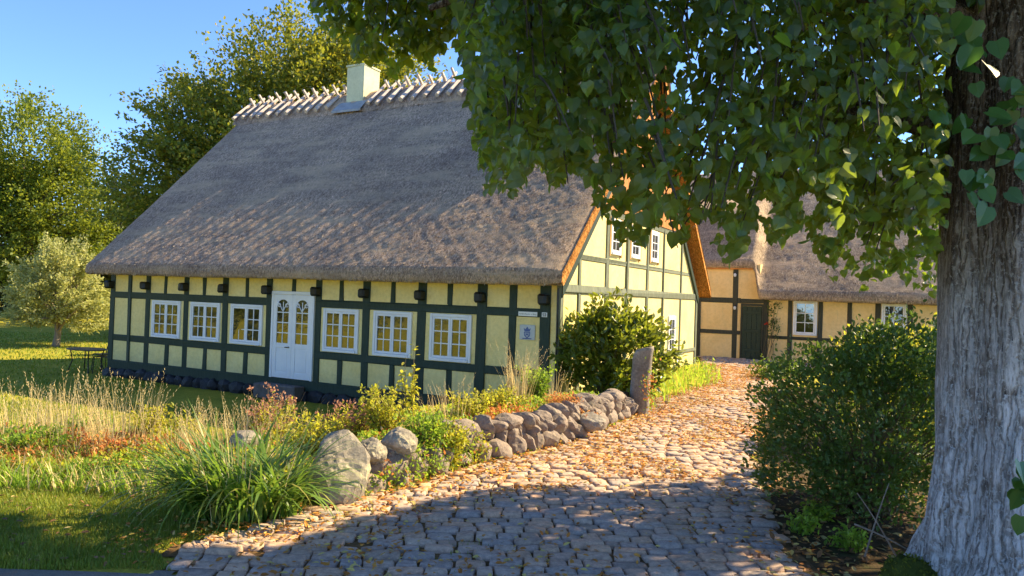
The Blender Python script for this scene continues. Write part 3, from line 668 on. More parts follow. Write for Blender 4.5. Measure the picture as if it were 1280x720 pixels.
wlamp(12.83, 1.70, 'small white lamp halfway up the wing post beside the dark door')

# ------------------------------------------------------------------ dry stone wall
wallroot = empty('stone_wall', (.2, 8.6, 0), 0, 'low wall of rounded field stones beside the cobbled drive', 'wall')
wseg = WP[3:8]; segl = np.hypot(*np.diff(wseg, axis=0).T); cum = np.concatenate([[0], np.cumsum(segl)]); TL = cum[-1]
def wpt(q):
    i = min(np.searchsorted(cum, q, 'right') - 1, len(segl) - 1); f = (q - cum[i]) / segl[i]; p = wseg[i] + (wseg[i + 1] - wseg[i]) * f
    e = (wseg[i + 1] - wseg[i]) / segl[i]; return p, e
cnt = 0; base_off = (-.2, -8.6, 0)
R_ = random.Random(11)
for lay, (zc, hh) in enumerate(((.085, .12), (.22, .095), (.33, .085), (.405, .06))):
    q = .18 + .12 * lay
    while q < TL - .35:
        w = R_.choice([.13, .16, .20, .26, .33]) * (1.2 if lay == 0 else 1.) * (1 if q < 3.5 else 1.15)
        if lay == 3 and R_.random() < .75: q += w; continue
        p, e = wpt(q + w / 2); nrm_ = np.array([-e[1], e[0]])  # left of travel = drive side
        off = .02 - .035 * lay + R_.uniform(-.03, .04)
        tz = zc * (1 - .18 * (q / TL > .8)) + R_.uniform(-.02, .03)
        c = p - nrm_ * 0 + np.array([e[1], -e[0]]) * (.10 - off)
        m = MB(); h2 = hh * R_.uniform(.9, 1.5)
        rock(m, (c[0] + base_off[0], c[1] + base_off[1], hz(*(p + np.array([-e[1], e[0]]) * -.3)) * 0 + tz), (w * .56, .17, h2), 100 + cnt, 3, math.atan2(e[1], e[0]) + R_.uniform(-.2, .2), R_.choice([6, 7, 9]), .06, R_.choice([14., 24., 40.]), 0, R_.uniform(-.55, .55))
        m.build('stone', M['wallstone'], wallroot, False); cnt += 1; q += w * .98
m = MB(); qs = np.linspace(.15, TL - .2, 40); V = []
for q in qs:
    p, e = wpt(q); n2 = np.array([e[1], -e[0]])
    for o_, z_ in ((.05, -.05), (.07, .18), (.12, .33), (.3, .35), (.42, .1)): V.append((*(p + n2 * o_ + np.array(base_off[:2])), z_))
V = np.array(V); V += .02 * np.stack([fnA(V, 3), fnB(V, 3), fnC(V, 3)], -1); m.add(V, grid_faces(40, 5)); m.build('earth_core', M['soil'], wallroot, True)
print('stones', cnt)
# gate stone
m = MB(); gpos = (1.98, 11.28); n = 14; zz = np.linspace(-.1, 1.02, 26); a = np.linspace(0, 2 * PI, n, endpoint=False); V = []
for z in zz:
    t = (z + .1) / 1.2; w = .155 - .015 * t - .10 * sstep(.90, 1., t) ; dth = .13 - .015 * t - .06 * sstep(.93, 1., t)
    x = w * np.sign(np.cos(a)) * np.abs(np.cos(a)) ** .6 + .05 * sstep(.8, 1, t); y = dth * np.sign(np.sin(a)) * np.abs(np.sin(a)) ** .6
    V.append(np.stack([x, y, np.full(n, z) + .30 * (x - .05) * sstep(.5, .95, t)], -1))
V = np.concatenate(V); V[:, :2] *= (1 + .05 * fnA(V, 2.2) + .03 * fnB(V, 6))[:, None]; i = np.arange(25)[:, None] * n; k = np.arange(n)[None]; k2 = (k + 1) % n
m.add(V, [np.stack([i + k, i + k2, i + n + k2, i + n + k], -1).reshape(-1, 4), (np.arange(n) + 25 * n)[None]])
o = m.build('gate_stone', M['gatestone'], None, True); o.location = (*gpos, 0); o.rotation_euler = (0, .03, -.35); tag(o, 'tall upright granite gate stone ending the wall by the drive', 'stone post')
def boulder(px, py, Y, size, seed, label, rz=0, mat='boulder'):
    p = at(px, py, Y); m = MB(); rock(m, (0, 0, 0), size, seed, 4, rz, 9, .055, 16.)
    o = m.build('boulder', M[mat], None, False); o.location = p; tag(o, label, 'boulder'); return o
boulder(416, 592, 6.12, (.29, .30, .34), 43, 'large lichen covered boulder at the near end of the wall', .3)
boulder(463, 566, 6.4, (.13, .15, .14), 22, 'small dark round stone right of the large boulder', .5)
boulder(497, 556, 6.62, (.17, .17, .15), 23, 'flat topped pale stone behind the small dark one', .1)
boulder(737, 528, 9.15, (.20, .16, .12), 24, 'dark wedge shaped stone fallen against the foot of the wall', -.6, 'gatestone')
boulder(228, 572, 7.0, (.15, .17, .15), 25, 'pale stone half hidden among dry grass left of the lily clump', .2)
boulder(105, 575, 7.1, (.18, .17, .15), 26, 'dark stone under the pinkish plants at far left of bed', .4)
boulder(306, 560, 6.9, (.16, .18, .16), 27, 'dark stone showing just above the lily clump', .8)

# ------------------------------------------------------------------ grasses, litter (uncountable)
def scatter(n, x0, x1, y0, y1, mask):
    x = rng.uniform(x0, x1, n); y = rng.uniform(y0, y1, n); k = mask(x, y); x, y = x[k], y[k]; return np.stack([x, y, height(x, y)], -1)
m = MB()
P = scatter(90000, -5.2, -1.0, 4.3, 7.0, lambda x, y: (wall_d(x, y) < .3) & ~in_drive(x, y, -.02) & (y > 4.42 + .05 * np.sin(x * 5)))
n = len(P); blades(m, P, rng.uniform(0, 6.28, n), rng.uniform(.018, .05, n) * (1 + .5 * np.clip(fnA(P, 1.4), -1, 1)), rng.uniform(.1, 1.0, n), .0055, 2)
P = scatter(70000, -12, 0, 6.6, 14.5, lambda x, y: (wall_d(x, y) > .6) & (st(x, y)[1] < -.1))
n = len(P); blades(m, P, rng.uniform(0, 6.28, n), rng.uniform(.025, .06, n), rng.uniform(.1, 1., n), .010, 2)
P = scatter(26000, -26, -8, 13, 34, lambda x, y: (st(x, y)[0] < -.3) | (st(x, y)[1] < -.2))
n = len(P); blades(m, P, rng.uniform(0, 6.28, n), rng.uniform(.04, .09, n), rng.uniform(.1, 1., n), .03, 2)
tag(m.build('grass', M['grass']), kind='stuff')
m = MB()
P = scatter(1500, 1.8, 6, 11.5, 20, lambda x, y: (wall_d(x, y) > -.25) & (wall_d(x, y) < 1.6) & (y > 11.8))
n = len(P); blades(m, P, rng.uniform(0, 6.28, n), rng.uniform(.12, .38, n), rng.uniform(.2, 1.1, n), .022, 4)
leaves(m, P[::2] + rng.uniform(0, .25, (len(P[::2]), 1)) * [0, 0, 1], rdir(len(P[::2])) + [0, 0, .6], rdir(len(P[::2])), rng.uniform(.06, .12, len(P[::2])), OVAL)
P = scatter(5200, 1.2, 3.0, 11, 15.5, lambda x, y: (wall_d(x, y) > .5)); n = len(P)
blades(m, P, rng.uniform(0, 6.28, n), rng.uniform(.06, .2, n), rng.uniform(.2, 1.1, n), .016, 3)
tag(m.build('verge_grass', M['green']), kind='stuff')

def litter(name, mat, P, s0, s1, lift_=.02):
    n = len(P); m = MB(); P = P + np.stack([0 * P[:, 0], 0 * P[:, 0], rng.uniform(.004, lift_, n)], -1)
    Y = rdir(n); Y[:, 2] *= .25; N = rdir(n) * .45 + [0, 0, 1.]
    leaves(m, P, Y, N, rng.uniform(s0, s1, n), OVAL); return tag(m.build(name, mat), kind='stuff')
def dmask(x, y):
    d = -wall_d(x, y); pr = 1.8 * np.exp(-d / .28) + .8 * (fnA(np.stack([x, y, 0 * x], -1), 1.1) > .3) + .5 * (fnB(np.stack([x, y, 0 * x], -1), 2.6) > .7) + .16
    pr = np.where(y < 6.4, pr * .3, pr); return in_drive(x, y, -.25) & (rng.random(x.shape) < pr) & (d > -.05)
P = scatter(130000, -3, 8, 3.4, 21, dmask); P[:, 2] += .026
litter('fallen_leaves', M['litter'], P, .025, .06, .03)
P = scatter(3500, -2.6, -.6, 4.6, 6.3, lambda x, y: (wall_d(x, y) < .05) & (rng.random(x.shape) < np.exp(-np.abs(np.hypot(x + 1.5, (y - 5.35) * 1.3)) / .5)))
P[:, 2] += .02; litter('bed_litter', M['litter'], P, .025, .055)
P = scatter(4200, 1.5, 4.2, 3.4, 7.5, lambda x, y: (x > right_x(y) - .35) & (rng.random(x.shape) < .55)); litter('brown_litter', M['brownlitter'], P, .035, .085, .03)
P = scatter(420, -5, -1.6, 4.4, 6.4, lambda x, y: wall_d(x, y) < .1); P[:, 2] += .02; litter('lawn_litter', M['brownlitter'], P, .03, .06)

# moss and grass growing in the joints of the shaded cobbles
P = scatter(9000, -2.2, 3, 3.6, 8, lambda x, y: in_drive(x, y, 0) & (fnB(np.stack([x, y, 0 * x], -1), 1.1) > 1.0)); m = MB(); n = len(P)
P[:, 2] += .012; blades(m, P, rng.uniform(0, 6.28, n), rng.uniform(.015, .035, n), rng.uniform(.2, 1.2, n), .005, 2); tag(m.build('joint_grass', M['grass']), kind='stuff')

# ------------------------------------------------------------------ bed plants
def tuft(px, py, Y, h, nb, spread, label, group, mat='straw', w=.006, heads=True, lean=.5, green=0.):
    p = at(px, py, Y); z = hz(p[0], p[1]); root = (p[0], p[1], z); nb = int(nb * (1.7 if px < 420 else .9)); m = MB(); a = rng.uniform(0, 6.28, nb); r = spread * np.sqrt(rng.random(nb))
    P = np.stack([r * np.cos(a), r * np.sin(a), np.zeros(nb) - .02], -1)
    hh = h * rng.uniform(.45, 1.08, nb); C = blades(m, P, a + rng.normal(0, .9, nb), hh, rng.uniform(.08, lean, nb), w, 5, rng.uniform(.4, 1.5, nb), (rng.random(nb) < green).astype(int))
    o = m.build('ornamental_grass', [M[mat], M['yg']], None); o.location = root; tag(o, label, 'grass', group)
    if heads:
        k = rng.random(nb) < .45; T = C[k, -1]; D = nrm(C[k, -1] - C[k, -2]); m = MB()
        for q in range(7):
            leaves(m, T + D * (.02 * q - .05) + rng.normal(0, .004, T.shape), D + .5 * rdir(len(T)), rdir(len(T)), .028, SLIM)
        m.build('seed_head', M['straw'], o)
    return o
def stemplant(px, py, Y, h, ns, spread, label, group, leafmat='yg', ls=(.03, .06), lps=22, flower=None, name='garden_plant', tpl=OVAL, low=.1, dens=1., zoff=0.):
    p = at(px, py, Y); z = hz(p[0], p[1]) + zoff; h *= (1.0 if px > 300 else .85); ns = int(ns * 1.5); lps = int(lps * 1.7); root = empty(name, (p[0], p[1], z), 0, label, 'plant', group)
    m = MB(); lm = MB(); fm = MB(); LP, LD, FP = [], [], []
    for i in range(ns):
        a = random.uniform(0, 6.28); r0 = spread * .3 * math.sqrt(random.random()); ln = random.uniform(.05, .65); hh = h * random.uniform(.55, 1.05)
        q = np.linspace(0, 1, 6); rr = r0 + spread * ln * q ** 1.5; wob = rng.normal(0, .012, (6, 3)) * q[:, None]
        pts = np.stack([rr * math.cos(a), rr * math.sin(a), hh * q], -1) + wob; tube(m, pts, np.linspace(.0055, .002, 6), 4, 0, False)
        nl = int(lps * random.uniform(.7, 1.2)); u = rng.uniform(low, 1, nl); b = np.stack([np.interp(u, q, pts[:, c]) for c in range(3)], -1)
        LP.append(b + rng.normal(0, .02, b.shape)); LD.append(rdir(nl) + [math.cos(a) * .3, math.sin(a) * .3, .35]); FP.append(pts[-1])
    LP = np.concatenate(LP); LD = np.concatenate(LD); n = len(LP)
    leaves(lm, LP, LD, rdir(n) * .7 + [0, 0, .8], rng.uniform(*ls, n), tpl)
    m.build('stem', M['stem'], root); lm.build('foliage', M[leafmat], root)
    if flower:
        FP = np.array(FP)
        for f_ in FP:
            fm = MB(); leaves(fm, f_ + rng.normal(0, .018, (12, 3)), rdir(12) + [0, 0, .6], rdir(12), .035, OVAL); fm.build('flower_head', M[flower], root)
    return root
G1, G2, G3 = 'tufts of dry grass along the bed', 'leafy plants along the stone wall bed', 'red and pink plants in the bed'
for a in [
    (20, 560, 7.4, .62, 90, .28, 'dry pale grass tuft at the far left edge of the bed'),
    (82, 560, 7.2, .70, 120, .30, 'tall arching straw coloured grass second from the left edge'),
    (150, 565, 7.1, .72, 130, .32, 'wide dry grass tuft in front of the house corner and garden table'),
    (222, 562, 7.0, .50, 90, .30, 'low dry grass tuft beside the half hidden pale stone'),
    (270, 560, 7.3, .52, 80, .28, 'thin dry grass tuft behind the left side of the lily clump'),
    (325, 555, 7.2, .56, 70, .25, 'thin arching dry stems behind the middle of the lily clump'),
    (395, 540, 7.6, .45, 60, .25, 'short dry grass right of the lily clump under the white door'),
    (560, 520, 8.1, .48, 55, .25, 'thin dry grass stems below the third window from the right corner'),
    (648, 500, 9.4, .80, 130, .16, 'tall upright tuft of pale feathery grass below the crest tile'),
    (690, 495, 9.9, .45, 60, .22, 'short pale grass tuft on top of the wall left of the glossy bush'),
]: tuft(*a, G1)
for a in [
    (40, 590, 6.9, .36, 26, .40, 'low fresh green plant at the lower left edge of the bed', G2, 'green', (.03, .06), 20),
    (108, 565, 7.5, .42, 24, .35, 'fresh green leafy plant among dry grass at left', G2, 'green', (.03, .06), 24),
    (182, 585, 7.2, .62, 16, .30, 'tall yellowish stems with few leaves left of the lily clump', G2, 'yg', (.03, .055), 24),
    (232, 545, 7.6, .44, 22, .34, 'yellow green plant behind the half hidden pale stone', G2, 'yg', (.03, .055), 22),
    (340, 545, 7.4, .55, 20, .34, 'yellow leaved plant with pinkish seed heads below the white door', G2, 'yg', (.03, .055), 20, 'pinkseed'),
    (398, 550, 7.1, .46, 28, .36, 'yellow green plant just above the large boulder', G2, 'yg', (.03, .055), 24),
    (438, 535, 7.5, .46, 28, .36, 'tangled yellow plant with pink seed heads between boulder and window', G2, 'yg', (.025, .05), 24, 'pinkseed'),
    (480, 535, 7.3, .44, 30, .36, 'dense yellow green plant above the flat topped pale stone', G2, 'yg', (.025, .05), 26),
    (533, 570, 7.0, .52, 46, .32, 'bright green bushy plant hanging over the wall', G2, 'green', (.025, .05), 34),
    (556, 560, 7.15, .48, 34, .30, 'bright yellow green bushy plant right of the bright green one', G2, 'yg', (.025, .05), 34),
    (510, 545, 7.9, .86, 5, .20, 'single tall stem with yellow leaves in front of the middle right window', G2, 'yg', (.045, .08), 16),
    (590, 520, 8.3, .34, 26, .38, 'low golden plant on the wall top below the right window', G2, 'yg', (.025, .05), 22),
    (668, 500, 9.7, .50, 30, .30, 'fresh green plant right of the tall feathery grass', G2, 'green', (.03, .06), 24),
    (628, 505, 9.0, .30, 22, .34, 'low golden ground plant left of the tall feathery grass', G2, 'yg', (.025, .05), 20),
    (140, 575, 7.0, .30, 26, .42, 'low red leaved plant on the bed between dry grass tufts', G3, 'rust', (.025, .05), 22),
    (70, 575, 7.2, .30, 24, .40, 'low pinkish leaved plant at left of the bed', G3, 'rust', (.025, .05), 20),
    (255, 575, 6.9, .28, 22, .40, 'low red plant in front of the pale stone', G3, 'rust', (.025, .05), 20),
    (480, 575, 6.55, .24, 16, .22, 'small red and green plant hanging below the flat topped stone', G3, 'rust', (.02, .045), 20),
    (725, 510, 9.35, .30, 34, .36, 'rusty red creeping plant spilling over the wall near the gate stone', G3, 'rust', (.02, .045), 26),
    (700, 505, 9.3, .26, 28, .34, 'rusty red creeping plant on the wall left of the other rusty one', G3, 'rust', (.02, .045), 24),
    (330, 520, 8.2, .72, 10, .32, 'tall reddish stems with pink seed heads in front of the white door', G3, 'rust', (.02, .04), 8, 'pinkseed'),
]: stemplant(*a)
# creeper on the gate stone and flowers at its foot
p = (2.0, 11.06, .45); m = MB(); n = 130; P = rng.normal(0, 1, (n, 3)) * [.07, .03, .17] + [.09, .0, .0]; leaves(m, P, rdir(n) + [0, -.6, -.3], rdir(n) + [0, -1, .3], rng.uniform(.035, .06, n), OVAL, (rng.random(n) < .6).astype(int))
o = m.build('creeper', [M['green'], M['rust']], None); o.location = p; tag(o, 'green and orange creeper clinging to the gate stone', 'plant')
# creeping cover on bed and wall crest
m = MB()
def cover(n, y0, y1, x0, x1, d0, d1, mats, hmax, s0, s1):
    P = scatter(n, x0, x1, y0, y1, lambda x, y: (wall_d(x, y) > d0) & (wall_d(x, y) < d1)); k = len(P); g = fnB(P, 1.3)
    P[:, 2] += rng.uniform(0, hmax, k) * (.6 + .4 * np.clip(fnC(P, 1.5), -1, 1)); mt = np.where(rng.random(k) < .62, (np.digitize(g, [-.9, .35, 1.1]) % len(mats)), rng.integers(0, len(mats), k))
    leaves(m, P, rdir(k) + [0, 0, .5], rdir(k) * .8 + [0, 0, .8], rng.uniform(s0, s1, k), OVAL, np.array(mats)[mt])
cover(52000, 6.0, 11.4, -1.7, 1.9, .12, 1.5, [0, 1, 2, 3], .16, .025, .055)
cover(90000, 6.2, 8.4, -8, -1.3, -.15, 1.2, [3, 1, 0, 2, 3, 0], .24, .025, .055)
cover(16000, 5.6, 7.6, -1.5, .2, -.14, .18, [0, 1, 2, 1], .42, .025, .05)
cover(9000, 7.4, 11.2, -.6, 2.0, -.10, .03, [0, 1, 2, 1], .05, .025, .05)
tag(m.build('ground_cover', [M['yg'], M['green'], M['rust'], M['straw']]), kind='stuff')
# rough grass at the front foot of the left bed
m = MB(); P = scatter(14000, -7, -1.9, 5.7, 7.3, lambda x, y: (np.abs(wall_d(x, y) - .05) < .5)); n = len(P)
blades(m, P, rng.uniform(0, 6.28, n), rng.uniform(.10, .30, n), rng.uniform(.3, 1.3, n), .011, 4, 1.0, (rng.random(n) < .25).astype(int)); tag(m.build('rough_grass', [M['green'], M['straw']]), kind='stuff')

# day lily clump
p = gp(296, 652); root = empty('day_lily', (p[0], p[1] + .12, hz(p[0], p[1])), 0, 'large clump of arching green strap leaves beside the big boulder', 'plant')
m = MB(); n = 620; a = rng.uniform(0, 6.28, n); r = .38 * np.sqrt(rng.random(n)); P = np.stack([r * np.cos(a) * 1.15, r * np.sin(a) * .7, np.zeros(n)], -1)
az = np.where(rng.random(n) < .4, PI + rng.normal(0, .9, n), a + rng.normal(0, .7, n))
blades(m, P, az, rng.uniform(.45, .95, n), rng.uniform(.45, 1.25, n), rng.uniform(.016, .033, n), 8, rng.uniform(1.2, 2.0, n)); m.build('leaf_blade', M['lily'], root)
m = MB(); n = 34; a = rng.uniform(0, 6.28, n); r = .35 * np.sqrt(rng.random(n)); P = np.stack([r * np.cos(a), r * np.sin(a), np.zeros(n)], -1); blades(m, P, a, rng.uniform(.55, 1.0, n), rng.uniform(.1, .6, n), .006, 5); m.build('dry_stalk', M['straw'], root)

# ------------------------------------------------------------------ bushes
def bush(name, label, base, blobs, nst, leafmat, nl, ls, tpl, stemr=.012, clump=.14, per=26, up=.35, lower=.15, mats=None, cat='bush'):
    root = empty(name, base, 0, label, cat); m = MB(); lm = MB(); vol = np.array([b[3] * b[4] * b[5] for b in blobs]); pick = rng.choice(len(blobs), nl // per, p=vol / vol.sum())
    tips = []
    for b in pick:
        B = blobs[b]; d = rdir(1)[0]; q = rng.uniform(.55, 1.) ** .6; tips.append(np.array(B[:3]) + d * q * np.array(B[3:]))
    tips = np.array(tips); tips[:, 2] = np.maximum(tips[:, 2], .06 + rng.uniform(0, lower, len(tips)))
    LP, LD = [], []
    for i, t in enumerate(tips):
        ln = clump * random.uniform(.6, 1.6); out = nrm(t * [1, 1, .5] + [0, 0, .25] + rng.normal(0, .25, 3)); k = per
        u = rng.uniform(-1, .8, k); LP.append(t + out * u[:, None] * ln + rng.normal(0, clump * .38, (k, 3))); LD.append(out + .9 * rdir(k))
        if i < nst:
            b0 = rng.normal(0, .14, 3) * [1, 1, 0]; q = np.linspace(0, 1, 6)[:, None]; mid = np.array([t[0] * .35, t[1] * .35, t[2] * .65])
            pts = (1 - q) ** 2 * b0 + 2 * q * (1 - q) * mid + q * q * t + rng.normal(0, .012, (6, 3)); tube(m, pts, np.linspace(stemr * random.uniform(.6, 1.2), .003, 6), 5, 0, False)
    LP = np.concatenate(LP); LD = np.concatenate(LD); LP[:, 2] = np.maximum(LP[:, 2], .02); n = len(LP)
    leaves(lm, LP, LD, rdir(n) * .6 + [0, 0, up], rng.uniform(ls[0], ls[1], n), tpl)
    m.build('stem', M['stem'], root); lm.build('foliage', M[leafmat], root); return root
# glossy bush by the gable corner
bx, by = 1.78, 13.05
bush('glossy_shrub', 'round glossy dark green bush against the sunlit yellow gable', (bx, by, hz(bx, by)), [(0, 0, .85, .78, .7, .75), (.38, .1, .75, .75, .6, .7), (-.35, 0, .8, .6, .6, .7), (.05, 0, 1.35, .5, .5, .42)], 60, 'laurel', 5600, (.09, .15), OVAL, .014, .17, 16, .5)
# large bush between drive and linden
bush('wild_shrub', 'large loose green bush beside the trunk at the right of the drive', (3.08, 6.35, 0), [(0, 0, .75, .95, .9, .72), (-.42, .05, .95, .48, .6, .42), (.45, .1, 1.1, .60, .7, .55), (-.60, -.05, .42, .42, .6, .40), (.30, .2, 1.22, .5, .6, .33), (-.25, -.5, .35, .5, .4, .33), (.05, 0, 1.22, .40, .5, .28)], 95, 'bushleaf', 20000, (.028, .062), OVAL, .011, .10, 18, .4, .1)
bush('sunlit_shrub', 'yellow lit shrub behind the large bush by the trunk', (4.9, 9.3, 0), [(0, 0, .7, .9, .8, .7), (-.3, 0, 1.0, .6, .6, .4), (.4, 0, .95, .7, .7, .6)], 40, 'yg', 7000, (.05, .08), OVAL, .012, .15, 22, .4, .1)
p = gp(958, 474); bush('low_shrub', 'low dark green shrub at the yard edge by the wing door', (p[0], p[1], 0), [(0, 0, .2, .42, .35, .2), (.4, 0, .22, .4, .3, .2)], 14, 'bushleaf', 1500, (.05, .08), OVAL, .008, .1, 16)
p = W(13.95, TW - .18, 0); bush('climbing_rose', 'sparse climbing rose between the wing door and the white window', (p[0], p[1], 0), [(.05, 0, 1.45, .22, .1, .45), (.1, 0, .9, .2, .1, .5), (.25, 0, 1.1, .2, .08, .2)], 9, 'bushleaf', 260, (.05, .085), OVAL, .012, .1, 6, cat='rose')
r_ = MB(); q = p + np.array([-.14, -.06, 1.17]); leaves(r_, q + rng.normal(0, .02, (14, 3)), rdir(14), rdir(14), .06, OVAL); o = r_.build('rose_bloom', M['red'], bpy.data.objects['climbing_rose'], False); o.location = -Vector((p[0], p[1], 0))
# ground weeds under the bush
for i, (px, py, lb) in enumerate([(1000, 668, 'small green weed at the left foot of the large bush'), (1062, 690, 'small green weed in brown leaf litter below the bush'), (1025, 652, 'second small weed under the middle of the large bush')]):
    g = gp(px, py); stemplant(px, py, g[1], .13, 12, .16, lb, 'weeds under the large bush', 'green', (.03, .055), 14, None, 'weed')
# dead sticks leaning by the trunk
for i, (a, b, lb) in enumerate([((2.42, 5.0, .05), (2.62, 5.1, .52), 'thin dead stick leaning to the right beside the trunk'), ((2.32, 4.95, .28), (2.68, 4.75, .12), 'thin dead stick lying low across the leaning one'), ((2.62, 4.95, .05), (2.38, 5.05, .46), 'thin dead stick leaning against the large bush')]):
    m = MB(); a = np.array(a); b = np.array(b); tube(m, [a + (b - a) * q + np.array([0, 0, .02 * math.sin(3 * q)]) for q in np.linspace(0, 1, 5)], np.linspace(.007, .003, 5), 5); tag(m.build('stick', M['applebark'], None), lb, 'stick', 'dead sticks by the trunk')

# ------------------------------------------------------------------ the linden in front
TX, TY = 3.02, 4.35
linden = empty('linden_tree', (TX, TY, 0), 0, 'old linden with pale furrowed trunk at the right edge and overhanging dark leaves', 'tree')
def m_bark():
    m, nt, p, o = newmat('linden_bark'); tc = nd(nt, 'ShaderNodeTexCoord').outputs['Object']
    mp = nd(nt, 'ShaderNodeMapping'); mp.inputs['Scale'].default_value = (1, 1, .16); lk(nt, tc, mp.inputs['Vector']); v = mp.outputs[0]
    vo = nd(nt, 'ShaderNodeTexVoronoi', feature='DISTANCE_TO_EDGE'); vo.inputs['Scale'].default_value = 24
    wn = nd(nt, 'ShaderNodeTexNoise'); wn.inputs['Scale'].default_value = 9; wn.inputs['Detail'].default_value = 4; lk(nt, tc, wn.inputs['Vector'])
    mp2 = nd(nt, 'ShaderNodeMapping'); mp2.inputs['Scale'].default_value = (1, 1, .085); lk(nt, tc, mp2.inputs['Vector'])
    av = nd(nt, 'ShaderNodeVectorMath', operation='MULTIPLY_ADD'); lk(nt, wn.outputs['Color'], av.inputs[0]); av.inputs[1].default_value = (.06, .06, .02); lk(nt, mp2.outputs[0], av.inputs[2]); lk(nt, av.outputs[0], vo.inputs['Vector'])
    cm = nd(nt, 'ShaderNodeMath', operation='MULTIPLY_ADD'); lk(nt, noise(nt, 6, 5, .7, tc), cm.inputs[0]); cm.inputs[1].default_value = .55; lk(nt, vo.outputs[0], cm.inputs[2]); crack = ramp(nt, cm.outputs[0], [(.24, (0, 0, 0)), (.44, (1, 1, 1))])
    f = noise(nt, 26, 7, .8, v, .3); f2 = noise(nt, 70, 5, .75, v)
    brown = ramp(nt, f, [(.34, (.018, .014, .011)), (.48, (.20, .15, .115)), (.64, (.38, .30, .235))])
    pale = ramp(nt, f, [(.33, (.06, .06, .064)), (.40, (.68, .66, .65)), (.54, (.92, .90, .89))])
    sep = nd(nt, 'ShaderNodeSeparateXYZ'); lk(nt, tc, sep.inputs[0])
    lo = noise(nt, 2.2, 6, .7, tc); ad = nd(nt, 'ShaderNodeMath', operation='MULTIPLY_ADD'); lk(nt, lo, ad.inputs[0]); ad.inputs[1].default_value = 1.6; lk(nt, sep.outputs[2], ad.inputs[2])
    k = ramp(nt, ad.outputs[0], [(0, (1, 1, 1)), (1, (0, 0, 0))]); mr = nd(nt, 'ShaderNodeMapRange'); lk(nt, ad.outputs[0], mr.inputs[0]); mr.inputs[1].default_value = 2.1; mr.inputs[2].default_value = 3.3; mr.inputs[3].default_value = 1; mr.inputs[4].default_value = 0
    c = mixc(nt, mr.outputs[0], brown, pale)
    
    gr = noise(nt, 3.0, 5, .7, tc); c = mixc(nt, ramp(nt, gr, [(.55, (0, 0, 0)), (.72, (.38, .38, .38))]), c, (.22, .23, .17))
    c = mixc(nt, 1., c, ramp(nt, f2, [(.36, (.55, .54, .53)), (.56, (1.2, 1.2, 1.2))]), 'MULTIPLY'); c = mixc(nt, crack, mixc(nt, 1., c, (.45, .40, .35), 'MULTIPLY'), c)
    lk(nt, c, p.inputs['Base Color']); p.inputs['Roughness'].default_value = .95; p.inputs['Specular IOR Level'].default_value = .15
    sp = noise(nt, 40, 3, .7, tc); c = mixc(nt, ramp(nt, sp, [(.55, (0, 0, 0)), (.60, (.85, .85, .85))]), c, mixc(nt, mr.outputs[0], (.42, .38, .33), (.92, .92, .92))); lk(nt, c, p.inputs['Base Color'])
    ad2 = nd(nt, 'ShaderNodeMath', operation='ADD'); lk(nt, f, ad2.inputs[0]); lk(nt, f2, ad2.inputs[1]); ad3 = nd(nt, 'ShaderNodeMath', operation='MULTIPLY_ADD'); lk(nt, crack, ad3.inputs[0]); ad3.inputs[1].default_value = .9; lk(nt, ad2.outputs[0], ad3.inputs[2]); bump(nt, p, ad3.outputs[0], 1., .045); return m
M['lindenbark'] = m_bark()
def trunk():
    nz_, na = 240, 300; z = np.linspace(-.3, 6.5, nz_)[:, None]; a = np.linspace(0, 2 * PI, na, endpoint=False)[None]
    zc = np.clip(z, 0, None); R = .425 + .012 * np.sin(z * 1.3) - .012 * np.clip(z - 2, 0, 9) + .30 * np.exp(-zc / .26) * (.65 + .35 * np.sin(a * 5 + .6)) + .05 * np.exp(-zc / .9)
    R = R + .025 * np.sin(a * 3 + z * .5) + .02 * np.sin(a * 7 - z * .7)
    cx = .05 * sstep(1.2, 3.6, z) * -1.0; X = R * np.cos(a); Y = R * np.sin(a)
    Q = np.stack([X * 5, Y * 5, np.broadcast_to(z, X.shape) * .55], -1); wv = Q + .25 * np.stack([fnA(Q, 1.2), fnB(Q, 1.2), 0 * X], -1)
    g = 1 - np.abs(fnC(wv, .95)) ; g2 = 1 - np.abs(fnD(wv, 1.9)); d = -.032 * np.clip(g, 0, 1) ** 3 - .010 * np.clip(g2, 0, 1) ** 3 + .006 * fnB(Q, 4)
    kn = np.exp(-((z - .45) / .28) ** 2); d = d + .03 * kn * np.clip(fnA(np.stack([X * 4, Y * 4, np.broadcast_to(z, X.shape) * 4], -1), 1.0), -1, 1)
    R = R + d; V = np.stack([R * np.cos(a) + cx, R * np.sin(a), np.broadcast_to(z, R.shape)], -1)
    m = MB(); i = np.arange(nz_ - 1)[:, None] * na; k = np.arange(na)[None]; k2 = (k + 1) % na
    m.add(V, [np.stack([i + k, i + k2, i + na + k2, i + na + k], -1).reshape(-1, 4)]); return m.build('trunk', M['lindenbark'], linden, True)
trunk()
